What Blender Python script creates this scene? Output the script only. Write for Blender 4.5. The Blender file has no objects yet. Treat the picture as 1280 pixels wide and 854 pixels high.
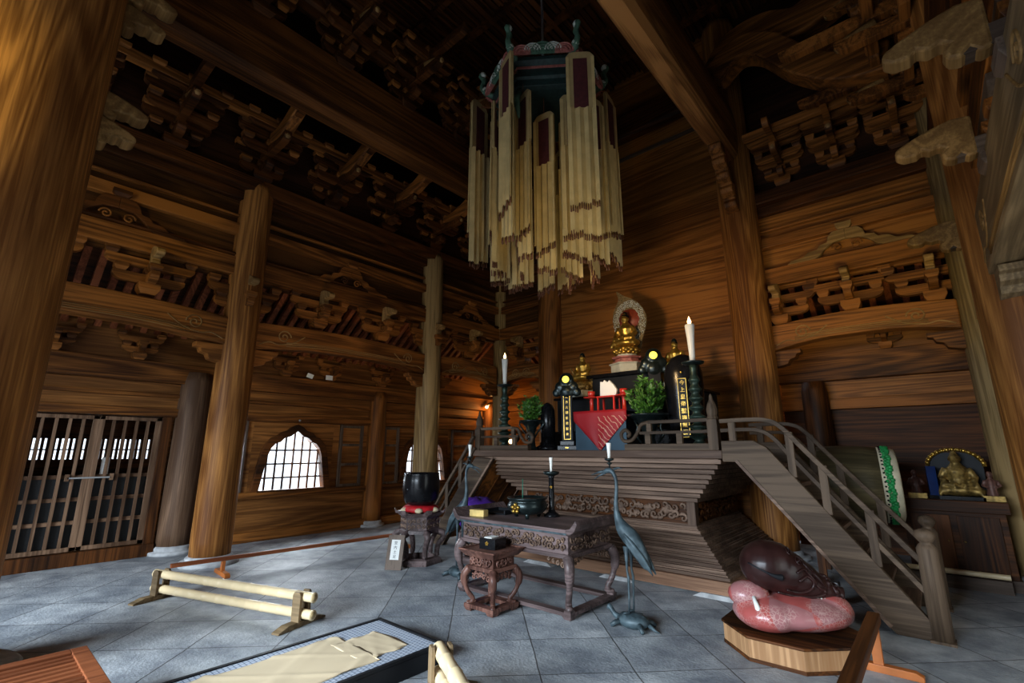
import bpy, bmesh, math, random
from mathutils import Vector, Matrix, Euler
random.seed(7)
PI = math.pi
S = bpy.context.scene
C = S.collection

# ---------------------------------------------------------------- camera
cam_d = bpy.data.cameras.new('camera'); cam = bpy.data.objects.new('camera', cam_d); C.objects.link(cam)
cam_d.sensor_width = 36.0; cam_d.lens = 590.0 * 36.0 / 1280.0
cam_d.clip_start = 0.02; cam_d.clip_end = 200
PITCH = math.atan(136 / 590.0)
cam.location = (0, 0, 1.5)
cam.rotation_euler = (PI / 2 + PITCH, 0, math.radians(41.2))
S.camera = cam

# ---------------------------------------------------------------- colour management
S.view_settings.view_transform = 'Standard'
S.view_settings.look = 'None'
S.view_settings.exposure = 0.0
S.view_settings.gamma = 1.0
S.view_settings.use_curve_mapping = False

# ---------------------------------------------------------------- world: bright overcast day outside
W = bpy.data.worlds.new('sky'); S.world = W; W.use_nodes = True
bg = W.node_tree.nodes['Background']; bg.inputs[0].default_value = (0.82, 0.9, 1.0, 1); bg.inputs[1].default_value = 2.2

# ---------------------------------------------------------------- lights
def area(name, loc, target, sx, sy, power, col, spread=180):
    d = bpy.data.lights.new(name, 'AREA'); d.shape = 'RECTANGLE'; d.size = sx; d.size_y = sy
    d.energy = power; d.color = col; d.spread = math.radians(spread)
    o = bpy.data.objects.new(name, d); C.objects.link(o); o.location = loc
    v = Vector(target) - Vector(loc); o.rotation_euler = v.to_track_quat('-Z', 'Y').to_euler(); return o
def point(name, loc, power, col, r=0.05):
    d = bpy.data.lights.new(name, 'POINT'); d.energy = power; d.color = col; d.shadow_soft_size = r
    o = bpy.data.objects.new(name, d); C.objects.link(o); o.location = loc; return o
def spot(name, loc, target, power, col, ang=60, r=0.1, blend=0.6):
    d = bpy.data.lights.new(name, 'SPOT'); d.energy = power; d.color = col; d.shadow_soft_size = r
    d.spot_size = math.radians(ang); d.spot_blend = blend
    o = bpy.data.objects.new(name, d); C.objects.link(o); o.location = loc
    v = Vector(target) - Vector(loc); o.rotation_euler = v.to_track_quat('-Z', 'Y').to_euler(); return o
# daylight through the open front doorway behind the viewer
area('front_door_daylight', (-3.1, -9.0, 4.6), (-3.3, 1.0, 1.0), 10.0, 4.2, 4500, (0.74, 0.87, 1.0), 160)
spot('pillar_glow_fill', (-3.7, -2.7, 4.0), (-5.15, -0.45, 4.1), 260, (1.0, 0.86, 0.26), 46, 0.12, 1.0)  # added fill spot for the yellow glow on the foreground column, no fixture
# daylight through the arched windows of the left wall
area('left_window_daylight', (-9.8, 4.1, 1.8), (-6, 4.3, 0.2), 1.8, 1.4, 230, (0.85, 0.93, 1.0))
area('far_left_window_daylight', (-9.8, 7.1, 1.8), (-6, 6.6, 0.2), 1.8, 1.4, 160, (0.85, 0.93, 1.0))
# daylight through the side door of the right aisle (garden green)
area('right_door_daylight', (2.1, 3.2, 1.4), (-1.5, 6.5, 1.6), 2.0, 2.0, 14, (0.9, 0.95, 0.70))
# altar and corner lamps; canopy, bay and row spots are added fill without fixtures
spot('altar_lamp', (-3.1, 4.0, 3.0), (-2.9, 8.3, 3.1), 190, (1.0, 0.66, 0.3), 80, 0.15, 1.0)
spot('canopy_fill', (-1.6, 2.4, 1.6), (-3.6, 4.93, 4.7), 170, (1.0, 0.76, 0.34), 34, 0.1, 1.0)  # added fill to warm the banners from below
spot('left_bay_fill', (-5.4, 3.2, 1.6), (-7.9, 5.0, 3.0), 60, (1.0, 0.70, 0.34), 110, 0.15, 1.0)  # added warm fill for the left columns and beams
spot('right_bay_fill', (-0.2, 5.6, 2.6), (-0.55, 8.4, 3.7), 95, (1.0, 0.80, 0.24), 72, 0.15, 1.0)  # added fill giving the right bay its yellow-green tint
spot('right_row_fill', (-1.1, 3.0, 1.9), (0.5, 4.9, 3.9), 42, (1.0, 0.76, 0.34), 62, 0.12, 1.0)  # added fill that yellows the right nosings and beam
point('aisle_corner_lamp_light', (-8.5, 8.95, 2.55), 16, (1.0, 0.50, 0.14), 0.06)

# ---------------------------------------------------------------- materials
def newmat(name):
    m = bpy.data.materials.new(name); m.use_nodes = True
    nt = m.node_tree; return m, nt, nt.nodes['Principled BSDF']
def ramp(nt, stops):
    r = nt.nodes.new('ShaderNodeValToRGB'); e = r.color_ramp.elements
    e[0].position, e[0].color = stops[0][0], (*stops[0][1], 1)
    e[1].position, e[1].color = stops[-1][0], (*stops[-1][1], 1)
    for p, c in stops[1:-1]:
        x = e.new(p); x.color = (*c, 1)
    return r
def wood(name, dark, light, axis='z', scale=1.0, rough=0.55, bump=0.25, figure=1.0):
    m, nt, b = newmat(name); N, L = nt.nodes, nt.links
    tc = N.new('ShaderNodeTexCoord'); oi = N.new('ShaderNodeObjectInfo')
    mul = N.new('ShaderNodeMath'); mul.operation = 'MULTIPLY'; mul.inputs[1].default_value = 37.0
    L.new(oi.outputs['Random'], mul.inputs[0])
    add = N.new('ShaderNodeVectorMath'); add.operation = 'ADD'
    L.new(tc.outputs['Object'], add.inputs[0]); L.new(mul.outputs[0], add.inputs[1])
    mp = N.new('ShaderNodeMapping'); L.new(add.outputs[0], mp.inputs['Vector'])
    a, c = 0.16 * scale, 2.4 * scale
    mp.inputs['Scale'].default_value = {'x': (a, c, c), 'y': (c, a, c), 'z': (c, c, a)}[axis]
    n1 = N.new('ShaderNodeTexNoise'); n1.inputs['Scale'].default_value = 1.0; n1.inputs['Detail'].default_value = 1.2; n1.inputs['Distortion'].default_value = 0.35 * figure
    L.new(mp.outputs[0], n1.inputs['Vector'])
    # growth rings: sine of the warped noise
    ml = N.new('ShaderNodeMath'); ml.operation = 'MULTIPLY'; ml.inputs[1].default_value = 75.0
    L.new(n1.outputs[0], ml.inputs[0])
    sn = N.new('ShaderNodeMath'); sn.operation = 'SINE'; L.new(ml.outputs[0], sn.inputs[0])
    mp2 = N.new('ShaderNodeMapping'); L.new(add.outputs[0], mp2.inputs['Vector']); f1, f2 = 0.8, 22.0
    mp2.inputs['Scale'].default_value = {'x': (f1, f2, f2), 'y': (f2, f1, f2), 'z': (f2, f2, f1)}[axis]
    n2 = N.new('ShaderNodeTexNoise'); n2.inputs['Scale'].default_value = 2.5; n2.inputs['Detail'].default_value = 3
    L.new(mp2.outputs[0], n2.inputs['Vector'])
    mr = N.new('ShaderNodeMapRange'); mr.inputs[1].default_value = -1; mr.inputs[2].default_value = 1; mr.inputs[3].default_value = 0; mr.inputs[4].default_value = 0.17
    L.new(sn.outputs[0], mr.inputs[0])
    n2s = N.new('ShaderNodeMath'); n2s.operation = 'MULTIPLY'; n2s.inputs[1].default_value = 0.50; L.new(n2.outputs[0], n2s.inputs[0])
    ad = N.new('ShaderNodeMath'); ad.operation = 'ADD'; L.new(mr.outputs[0], ad.inputs[0]); L.new(n2s.outputs[0], ad.inputs[1])
    n3 = N.new('ShaderNodeTexNoise'); n3.inputs['Scale'].default_value = 0.8; n3.inputs['Detail'].default_value = 3
    L.new(mp.outputs[0], n3.inputs['Vector'])
    ad2 = N.new('ShaderNodeMath'); ad2.operation = 'ADD'; L.new(ad.outputs[0], ad2.inputs[0]); L.new(n3.outputs[0], ad2.inputs[1])
    mid = tuple((p + q) / 2 * 0.85 for p, q in zip(dark, light))
    r = ramp(nt, [(0.62, dark), (0.82, mid), (0.98, light)])
    L.new(ad2.outputs[0], r.inputs[0])
    L.new(r.outputs[0], b.inputs['Base Color']); b.inputs['Roughness'].default_value = rough
    b.inputs['Specular IOR Level'].default_value = 0.18
    bp = N.new('ShaderNodeBump'); bp.inputs['Strength'].default_value = bump; bp.inputs['Distance'].default_value = 0.008
    L.new(ad.outputs[0], bp.inputs['Height']); L.new(bp.outputs[0], b.inputs['Normal'])
    return m
def plain(name, col, rough=0.5, metal=0.0, var=0.25, vs=8.0, bump=0.1, spec=0.5, col2=None):
    m, nt, b = newmat(name); N, L = nt.nodes, nt.links
    tc = N.new('ShaderNodeTexCoord'); n = N.new('ShaderNodeTexNoise'); n.inputs['Scale'].default_value = vs; n.inputs['Detail'].default_value = 4
    L.new(tc.outputs['Object'], n.inputs['Vector'])
    c2 = col2 or tuple(min(1, x * (1 + var)) for x in col)
    c1 = tuple(x * (1 - var) for x in col)
    r = ramp(nt, [(0.35, c1), (0.65, c2)]); L.new(n.outputs[0], r.inputs[0]); L.new(r.outputs[0], b.inputs['Base Color'])
    b.inputs['Roughness'].default_value = rough; b.inputs['Metallic'].default_value = metal; b.inputs['Specular IOR Level'].default_value = spec
    if bump:
        bp = N.new('ShaderNodeBump'); bp.inputs['Strength'].default_value = bump; bp.inputs['Distance'].default_value = 0.01
        L.new(n.outputs[0], bp.inputs['Height']); L.new(bp.outputs[0], b.inputs['Normal'])
    return m
def glow(name, col, strength):
    m, nt, b = newmat(name); b.inputs['Base Color'].default_value = (*col, 1)
    b.inputs['Emission Color'].default_value = (*col, 1); b.inputs['Emission Strength'].default_value = strength; return m

M = {}
for ax in 'xyz':
    M['wood_' + ax] = wood('old_wood_' + ax, (0.042, 0.013, 0.003), (0.30, 0.108, 0.022), ax)
    M['dark_' + ax] = wood('dark_shaded_wood_' + ax, (0.014, 0.0045, 0.001), (0.115, 0.037, 0.008), ax)  # dark wood; shade is painted in on ceiling, upper brackets and right bay
    M['grey_' + ax] = wood('weathered_wood_' + ax, (0.060, 0.040, 0.029), (0.155, 0.110, 0.082), ax)
    M['stair_' + ax] = wood('stair_wood_' + ax, (0.040, 0.024, 0.014), (0.118, 0.078, 0.050), ax, 1.0, 0.6)
    M['plinth_' + ax] = wood('plinth_wood_' + ax, (0.12, 0.058, 0.033), (0.29, 0.155, 0.09), ax)
    M['void_' + ax] = wood('shaded_top_board_' + ax, (0.010, 0.004, 0.002), (0.045, 0.016, 0.006), ax)  # near-black tone paints in the shade of the wall tops
    M['door_' + ax] = wood('door_wood_' + ax, (0.075, 0.038, 0.020), (0.25, 0.145, 0.085), ax, 1.0, 0.6)
    M['altar_' + ax] = wood('altar_wood_' + ax, (0.080, 0.047, 0.032), (0.25, 0.160, 0.112), ax, 1.2)
    M['red_' + ax] = wood('reddish_wood_' + ax, (0.12, 0.030, 0.010), (0.33, 0.098, 0.036), ax)
M['pillar'] = wood('pillar_wood', (0.13, 0.044, 0.009), (0.52, 0.220, 0.055), 'z', 1.0, 0.55, 0.3, 2.2)
M['pillar_grey'] = wood('pale_pillar_wood', (0.12, 0.072, 0.026), (0.33, 0.215, 0.090), 'z', 1.3, 0.5, 0.45, 1.5)
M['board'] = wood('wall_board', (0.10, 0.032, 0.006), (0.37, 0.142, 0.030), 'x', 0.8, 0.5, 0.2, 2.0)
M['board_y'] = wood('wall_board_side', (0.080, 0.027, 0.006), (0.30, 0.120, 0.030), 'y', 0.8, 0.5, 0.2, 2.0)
M['board_dark'] = wood('shaded_board', (0.016, 0.006, 0.002), (0.098, 0.038, 0.010), 'x', 0.8, 0.5, 0.2, 2.0)  # wall board copy, darkened to put upper-wall shade into the colour
M['beam_bright'] = wood('tie_beam_wood', (0.13, 0.045, 0.012), (0.46, 0.20, 0.06), 'x', 1.0, 0.5, 0.3)
M['box_red'] = wood('offertory_box_wood', (0.10, 0.026, 0.009), (0.23, 0.070, 0.026), 'y', 1.5, 0.5)
M['tie_dark'] = wood('dark_tie_wood', (0.025, 0.008, 0.002), (0.19, 0.066, 0.014), 'x', 1.0, 0.6, 0.3)
M['oak'] = wood('light_oak', (0.30, 0.145, 0.062), (0.50, 0.28, 0.135), 'z', 2.0, 0.4, 0.05, 2.0)
M['carve'] = wood('carved_pale_wood', (0.15, 0.078, 0.026), (0.36, 0.205, 0.072), 'x', 0.8)
M['beam_pale'] = wood('pale_beam', (0.10, 0.066, 0.034), (0.25, 0.17, 0.09), 'x', 1.0)
M['table'] = wood('lacquered_table', (0.05, 0.034, 0.032), (0.17, 0.12, 0.115), 'x', 1.5, 0.35, 0.15)
M['smalltable'] = wood('rosewood_table', (0.05, 0.021, 0.016), (0.19, 0.09, 0.066), 'z', 1.5, 0.35, 0.15)
M['bamboo'] = plain('bamboo', (0.72, 0.56, 0.33), 0.35, 0, 0.12, 3.0, 0.02)
M['node'] = plain('bamboo_node', (0.42, 0.3, 0.14), 0.5)
M['stone'] = plain('pillar_stone', (0.38, 0.38, 0.38), 0.85, 0, 0.25, 10, 0.4)
M['bronze'] = plain('verdigris_bronze', (0.042, 0.064, 0.076), 0.5, 0.2, 0.4, 14, 0.2, 0.4, (0.075, 0.11, 0.125))
M['darkbronze'] = plain('dark_bronze', (0.02, 0.03, 0.03), 0.28, 0.6, 0.4, 10, 0.1)
M['greenbronze'] = plain('green_bronze', (0.035, 0.06, 0.045), 0.42, 0.5, 0.4, 14, 0.2)
M['black'] = plain('black_lacquer', (0.006, 0.006, 0.007), 0.22, 0, 0.3, 5, 0.0, 0.25)
M['blackmatt'] = plain('black_painted_wood', (0.009, 0.010, 0.012), 0.5, 0, 0.3, 5, 0.05, 0.2)
M['gold'] = plain('gold_leaf', (0.50, 0.31, 0.06), 0.33, 0.85, 0.3, 18, 0.3)
M['oldgold'] = plain('worn_gold', (0.26, 0.165, 0.045), 0.5, 0.6, 0.6, 22, 0.5)
M['red'] = plain('red_lacquer', (0.50, 0.025, 0.015), 0.28, 0, 0.15, 6, 0.02)
M['redcloth'] = plain('red_brocade', (0.52, 0.008, 0.014), 0.6, 0, 0.2, 20, 0.15)
M['white'] = plain('white_candle', (0.85, 0.83, 0.76), 0.4, 0, 0.03, 4, 0.0)
M['paper'] = plain('white_paper', (0.80, 0.80, 0.76), 0.8, 0, 0.03, 4, 0.0)
M['cream'] = plain('cream_cloth', (0.60, 0.50, 0.31), 0.85, 0, 0.1, 10, 0.15)
M['mat'] = plain('mat_cloth', (0.66, 0.52, 0.33), 0.85, 0, 0.06, 3, 0.1)
M['banner'] = plain('banner_silk', (0.58, 0.43, 0.19), 0.7, 0, 0.12, 6, 0.1)
M['banner2'] = plain('banner_border', (0.42, 0.30, 0.13), 0.7, 0, 0.12, 6, 0.1)
M['maroon'] = plain('maroon_cloth', (0.075, 0.012, 0.014), 0.8, 0, 0.2, 20, 0.1)
M['tip'] = plain('brown_tassel', (0.13, 0.045, 0.018), 0.6, 0, 0.3, 20, 0.1)
M['leaf'] = plain('evergreen_leaf', (0.022, 0.085, 0.012), 0.45, 0, 0.5, 25, 0.1, 0.5, (0.10, 0.26, 0.03))
M['drumskin'] = plain('drum_skin', (0.62, 0.55, 0.38), 0.7, 0, 0.15, 8, 0.1)
M['drumbody'] = wood('drum_body', (0.045, 0.036, 0.018), (0.13, 0.10, 0.05), 'x', 1.0, 0.5)
M['green'] = plain('green_paint', (0.01, 0.26, 0.06), 0.5, 0, 0.3, 20, 0.05)
M['teal'] = plain('teal_paint', (0.012, 0.030, 0.028), 0.55, 0, 0.3, 20, 0.05)
M['halo'] = plain('halo_gold_white', (0.20, 0.14, 0.06), 0.5, 0.2, 0.5, 60, 0.4)
M['halored'] = plain('halo_red', (0.26, 0.045, 0.02), 0.5, 0, 0.2, 20, 0.05)
M['sage'] = plain('sage_paint', (0.06, 0.13, 0.085), 0.55, 0, 0.3, 20, 0.05)
M['pink'] = plain('rose_paint', (0.36, 0.12, 0.10), 0.55, 0, 0.3, 20, 0.05)
M['whitep'] = plain('white_paint', (0.5, 0.52, 0.46), 0.55, 0, 0.2, 20, 0.05)
M['purple'] = plain('purple_cloth', (0.06, 0.01, 0.22), 0.7, 0, 0.3, 10, 0.1)
M['mok'] = plain('mokugyo_lacquer', (0.024, 0.009, 0.008), 0.33, 0, 0.4, 6, 0.08, 0.3)
M['plaster'] = plain('pedestal_white', (0.50, 0.49, 0.40), 0.6, 0, 0.1, 8, 0.05)
M['orange'] = plain('orange_wood', (0.44, 0.125, 0.022), 0.45, 0, 0.15, 5, 0.05)
M['blue'] = plain('blue_cloth', (0.02, 0.055, 0.085), 0.5, 0, 0.2, 4, 0.05)
M['glass_blue'] = plain('dark_blue_lacquer', (0.01, 0.03, 0.12), 0.15, 0, 0.2, 4, 0.0)
M['mesh'] = plain('dark_screen', (0.004, 0.005, 0.006), 0.6, 0, 0.3, 120, 0.3)
M['iron'] = plain('grey_metal', (0.35, 0.36, 0.38), 0.35, 0.8, 0.1, 6, 0.05)
M['flame'] = glow('candle_flame', (1.0, 0.62, 0.28), 6.0)
M['lamp'] = glow('lamp_face', (1.0, 0.72, 0.35), 7.0)
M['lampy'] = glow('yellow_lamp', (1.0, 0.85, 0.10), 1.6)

def floor_mat():
    m, nt, b = newmat('slate_floor'); N, L = nt.nodes, nt.links
    tc = N.new('ShaderNodeTexCoord'); mp = N.new('ShaderNodeMapping')
    mp.inputs['Rotation'].default_value = (0, 0, math.radians(-45)); mp.inputs['Location'].default_value = (0.22, 0.06, 0)
    L.new(tc.outputs['Object'], mp.inputs['Vector'])
    nz = N.new('ShaderNodeTexNoise'); nz.inputs['Scale'].default_value = 3; nz.inputs['Detail'].default_value = 4
    L.new(tc.outputs['Object'], nz.inputs['Vector'])
    sc = N.new('ShaderNodeVectorMath'); sc.operation = 'SCALE'; sc.inputs['Scale'].default_value = 0.03; L.new(nz.outputs['Color'], sc.inputs[0])
    ad = N.new('ShaderNodeVectorMath'); ad.operation = 'ADD'; L.new(mp.outputs[0], ad.inputs[0]); L.new(sc.outputs[0], ad.inputs[1])
    br = N.new('ShaderNodeTexBrick'); br.offset = 0.0; br.inputs['Scale'].default_value = 1.0
    br.inputs['Brick Width'].default_value = 0.67; br.inputs['Row Height'].default_value = 0.62
    br.inputs['Mortar Size'].default_value = 0.006; br.inputs['Mortar Smooth'].default_value = 0.3; br.inputs['Bias'].default_value = 0.0
    br.inputs['Color1'].default_value = (0.24, 0.265, 0.29, 1); br.inputs['Color2'].default_value = (0.42, 0.445, 0.47, 1); br.inputs['Mortar'].default_value = (0.085, 0.085, 0.085, 1)
    L.new(ad.outputs[0], br.inputs['Vector'])
    n2 = N.new('ShaderNodeTexNoise'); n2.inputs['Scale'].default_value = 2.6; n2.inputs['Detail'].default_value = 9; n2.inputs['Roughness'].default_value = 0.68
    L.new(tc.outputs['Object'], n2.inputs['Vector'])
    r = ramp(nt, [(0.33, (0.48, 0.50, 0.54)), (0.5, (0.92, 0.92, 0.92)), (0.66, (1.4, 1.37, 1.32))]); L.new(n2.outputs[0], r.inputs[0])
    mx = N.new('ShaderNodeMix'); mx.data_type = 'RGBA'; mx.blend_type = 'MULTIPLY'; mx.inputs[0].default_value = 1
    L.new(br.outputs['Color'], mx.inputs[6]); L.new(r.outputs[0], mx.inputs[7]); L.new(mx.outputs[2], b.inputs['Base Color'])
    n4 = N.new('ShaderNodeTexNoise'); n4.inputs['Scale'].default_value = 45; n4.inputs['Detail'].default_value = 5
    L.new(tc.outputs['Object'], n4.inputs['Vector'])
    m2 = N.new('ShaderNodeMath'); m2.operation = 'MULTIPLY'; m2.inputs[1].default_value = -1.6; L.new(br.outputs['Fac'], m2.inputs[0])
    a2 = N.new('ShaderNodeMath'); a2.operation = 'ADD'; L.new(m2.outputs[0], a2.inputs[0]); L.new(n4.outputs[0], a2.inputs[1])
    a3 = N.new('ShaderNodeMath'); a3.operation = 'ADD'; L.new(a2.outputs[0], a3.inputs[0]); L.new(n2.outputs[0], a3.inputs[1])
    bp = N.new('ShaderNodeBump'); bp.inputs['Strength'].default_value = 0.5; bp.inputs['Distance'].default_value = 0.012
    L.new(a3.outputs[0], bp.inputs['Height']); L.new(bp.outputs[0], b.inputs['Normal'])
    b.inputs['Roughness'].default_value = 0.55
    return m
M['floor'] = floor_mat()
def cushion_mat():
    m, nt, b = newmat('pink_brocade_cushion'); N, L = nt.nodes, nt.links
    tc = N.new('ShaderNodeTexCoord'); mp = N.new('ShaderNodeMapping'); mp.inputs['Rotation'].default_value = (0.3, 0.2, 0.7)
    L.new(tc.outputs['Object'], mp.inputs['Vector'])
    ck = N.new('ShaderNodeTexChecker'); ck.inputs['Scale'].default_value = 4.2
    ck.inputs['Color1'].default_value = (0.40, 0.085, 0.075, 1); ck.inputs['Color2'].default_value = (0.36, 0.145, 0.145, 1)
    L.new(mp.outputs[0], ck.inputs['Vector'])
    v = N.new('ShaderNodeTexVoronoi'); v.inputs['Scale'].default_value = 42; v.feature = 'DISTANCE_TO_EDGE'; L.new(tc.outputs['Object'], v.inputs['Vector'])
    r = ramp(nt, [(0.03, (1, 1, 1)), (0.12, (0, 0, 0))]); L.new(v.outputs['Distance'], r.inputs[0])
    n = N.new('ShaderNodeTexNoise'); n.inputs['Scale'].default_value = 5; L.new(tc.outputs['Object'], n.inputs['Vector'])
    r2 = ramp(nt, [(0.45, (0, 0, 0)), (0.6, (0.7, 0.7, 0.7))]); L.new(n.outputs[0], r2.inputs[0])
    mu = N.new('ShaderNodeMath'); mu.operation = 'MULTIPLY'; L.new(r.outputs[0], mu.inputs[0]); L.new(r2.outputs[0], mu.inputs[1])
    mx = N.new('ShaderNodeMix'); mx.data_type = 'RGBA'; L.new(mu.outputs[0], mx.inputs[0]); L.new(ck.outputs[0], mx.inputs[6]); mx.inputs[7].default_value = (0.58, 0.38, 0.34, 1)
    L.new(mx.outputs[2], b.inputs['Base Color']); b.inputs['Roughness'].default_value = 0.3
    return m
M['cushion'] = cushion_mat()
def tray_mat():
    m, nt, b = newmat('blue_white_tatami_border'); N, L = nt.nodes, nt.links
    tc = N.new('ShaderNodeTexCoord'); mp = N.new('ShaderNodeMapping'); mp.inputs['Scale'].default_value = (32, 32, 32); L.new(tc.outputs['Object'], mp.inputs['Vector'])
    v = N.new('ShaderNodeTexBrick'); v.offset = 0.5; v.inputs['Scale'].default_value = 1; v.inputs['Mortar Size'].default_value = 0.12; v.inputs['Brick Width'].default_value = 1.0; v.inputs['Row Height'].default_value = 1.0
    v.inputs['Color1'].default_value = (0.42, 0.47, 0.55, 1); v.inputs['Color2'].default_value = (0.5, 0.54, 0.6, 1); v.inputs['Mortar'].default_value = (0.16, 0.19, 0.25, 1)
    L.new(mp.outputs[0], v.inputs['Vector']); L.new(v.outputs[0], b.inputs['Base Color']); b.inputs['Roughness'].default_value = 0.6
    return m
M['tray'] = tray_mat()
def cloth_waves():
    m, nt, b = newmat('red_brocade_waves'); N, L = nt.nodes, nt.links
    tc = N.new('ShaderNodeTexCoord'); w = N.new('ShaderNodeTexWave'); w.wave_type = 'BANDS'; w.bands_direction = 'DIAGONAL'
    w.inputs['Scale'].default_value = 7.5; w.inputs['Distortion'].default_value = 4; w.inputs['Detail'].default_value = 2; w.inputs['Detail Scale'].default_value = 1.4
    L.new(tc.outputs['Object'], w.inputs['Vector'])
    r = ramp(nt, [(0.88, (0, 0, 0)), (0.94, (1, 1, 1))]); L.new(w.outputs[0], r.inputs[0])
    mx = N.new('ShaderNodeMix'); mx.data_type = 'RGBA'; mx.inputs[6].default_value = (0.34, 0.003, 0.008, 1); mx.inputs[7].default_value = (0.60, 0.30, 0.2, 1)
    sx = N.new('ShaderNodeSeparateXYZ'); L.new(tc.outputs['Object'], sx.inputs[0])
    gt = N.new('ShaderNodeMath'); gt.operation = 'GREATER_THAN'; gt.inputs[1].default_value = -0.02; L.new(sx.outputs[0], gt.inputs[0])
    lt = N.new('ShaderNodeMath'); lt.operation = 'LESS_THAN'; lt.inputs[1].default_value = 0.47; L.new(sx.outputs[2], lt.inputs[0])
    m1 = N.new('ShaderNodeMath'); m1.operation = 'MULTIPLY'; L.new(gt.outputs[0], m1.inputs[0]); L.new(lt.outputs[0], m1.inputs[1])
    m2 = N.new('ShaderNodeMath'); m2.operation = 'MULTIPLY'; L.new(m1.outputs[0], m2.inputs[0]); L.new(r.outputs[0], m2.inputs[1])
    L.new(m2.outputs[0], mx.inputs[0]); L.new(mx.outputs[2], b.inputs['Base Color']); b.inputs['Roughness'].default_value = 0.6
    return m
M['waves'] = cloth_waves()

# ---------------------------------------------------------------- mesh builder
def rotz(a): return Matrix.Rotation(a, 4, 'Z')
class MB:
    def __init__(s): s.v = []; s.f = []; s.sm = []
    def add(s, vs, fs, smooth=False):
        o = len(s.v); s.v += [tuple(v) for v in vs]; s.f += [tuple(i + o for i in f) for f in fs]; s.sm += [smooth] * len(fs); return s
    def box(s, x0, x1, y0, y1, z0, z1, m=None):
        vs = [Vector(p) for p in ((x0, y0, z0), (x1, y0, z0), (x1, y1, z0), (x0, y1, z0), (x0, y0, z1), (x1, y0, z1), (x1, y1, z1), (x0, y1, z1))]
        if m: vs = [m @ v for v in vs]
        return s.add(vs, [(0, 3, 2, 1), (4, 5, 6, 7), (0, 1, 5, 4), (1, 2, 6, 5), (2, 3, 7, 6), (3, 0, 4, 7)])
    def frus(s, c, b0, b1, z0, z1, m=None):   # tapered box: half sizes b0 at z0, b1 at z1
        vs = []
        for (hx, hy), z in ((b0, z0), (b1, z1)):
            vs += [Vector((c[0] + a * hx, c[1] + b * hy, z)) for a, b in ((-1, -1), (1, -1), (1, 1), (-1, 1))]
        if m: vs = [m @ v for v in vs]
        return s.add(vs, [(0, 3, 2, 1), (4, 5, 6, 7), (0, 1, 5, 4), (1, 2, 6, 5), (2, 3, 7, 6), (3, 0, 4, 7)])
    def bar(s, p0, p1, w, h, up=(0, 0, 1)):
        p0, p1 = Vector(p0), Vector(p1); d = (p1 - p0).normalized(); u = Vector(up)
        if abs(d.dot(u)) > 0.99: u = Vector((1, 0, 0))
        r = d.cross(u).normalized(); u = r.cross(d)
        vs = [p + r * (a * w / 2) + u * (b * h / 2) for p in (p0, p1) for a, b in ((-1, -1), (1, -1), (1, 1), (-1, 1))]
        return s.add(vs, [(0, 1, 2, 3), (4, 7, 6, 5), (0, 4, 5, 1), (1, 5, 6, 2), (2, 6, 7, 3), (3, 7, 4, 0)])
    def tube(s, pts, rad, n=10, caps=True, flat=1.0):
        pts = [Vector(p) for p in pts]
        if not hasattr(rad, '__len__'): rad = [rad] * len(pts)
        vs = []; prev = None
        for i, p in enumerate(pts):
            d = (pts[min(i + 1, len(pts) - 1)] - pts[max(i - 1, 0)]).normalized()
            if prev is None:
                a = Vector((0, 0, 1)) if abs(d.z) < 0.9 else Vector((1, 0, 0)); r = d.cross(a).normalized()
            else: r = (prev - d * prev.dot(d)).normalized()
            prev = r; u = d.cross(r)
            vs += [p + (r * math.cos(2 * PI * k / n) * flat + u * math.sin(2 * PI * k / n)) * rad[i] for k in range(n)]
        fs = [(i * n + k, i * n + (k + 1) % n, (i + 1) * n + (k + 1) % n, (i + 1) * n + k) for i in range(len(pts) - 1) for k in range(n)]
        if caps: fs += [tuple(range(n))[::-1], tuple((len(pts) - 1) * n + k for k in range(n))]
        return s.add(vs, fs, True)
    def lathe(s, prof, n=20, c=(0, 0, 0), sy=1.0, smooth=True, rot=0, m=None):
        vs = [Vector((c[0] + r * math.cos(2 * PI * k / n + rot), c[1] + r * sy * math.sin(2 * PI * k / n + rot), c[2] + z)) for r, z in prof for k in range(n)]
        if m: vs = [m @ v for v in vs]
        fs = [(i * n + k, i * n + (k + 1) % n, (i + 1) * n + (k + 1) % n, (i + 1) * n + k) for i in range(len(prof) - 1) for k in range(n)]
        fs += [tuple(range(n))[::-1], tuple((len(prof) - 1) * n + k for k in range(n))]
        return s.add(vs, fs, smooth)
    def prism(s, out, m, t):    # outline in local xy, extruded +-t/2 along local z, placed by m
        n = len(out)
        vs = [m @ Vector((x, y, -t / 2)) for x, y in out] + [m @ Vector((x, y, t / 2)) for x, y in out]
        fs = [tuple(range(n))[::-1], tuple(range(n, 2 * n))] + [(k, (k + 1) % n, n + (k + 1) % n, n + k) for k in range(n)]
        return s.add(vs, fs)
    def ball(s, c, r, n=12, sc=(1, 1, 1), m=None):
        vs = []; fs = []; h = n // 2
        for i in range(1, h):
            t = PI * i / h
            vs += [Vector((c[0] + r * sc[0] * math.sin(t) * math.cos(2 * PI * k / n), c[1] + r * sc[1] * math.sin(t) * math.sin(2 * PI * k / n), c[2] + r * sc[2] * math.cos(t))) for k in range(n)]
        fs = [(i * n + k, (i + 1) * n + k, (i + 1) * n + (k + 1) % n, i * n + (k + 1) % n) for i in range(h - 2) for k in range(n)]
        a = len(vs); vs += [Vector((c[0], c[1], c[2] + r * sc[2])), Vector((c[0], c[1], c[2] - r * sc[2]))]
        fs += [(a, k, (k + 1) % n) for k in range(n)] + [(a + 1, (h - 2) * n + (k + 1) % n, (h - 2) * n + k) for k in range(n)]
        if m: vs = [m @ v for v in vs]
        return s.add(vs, fs, True)
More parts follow.
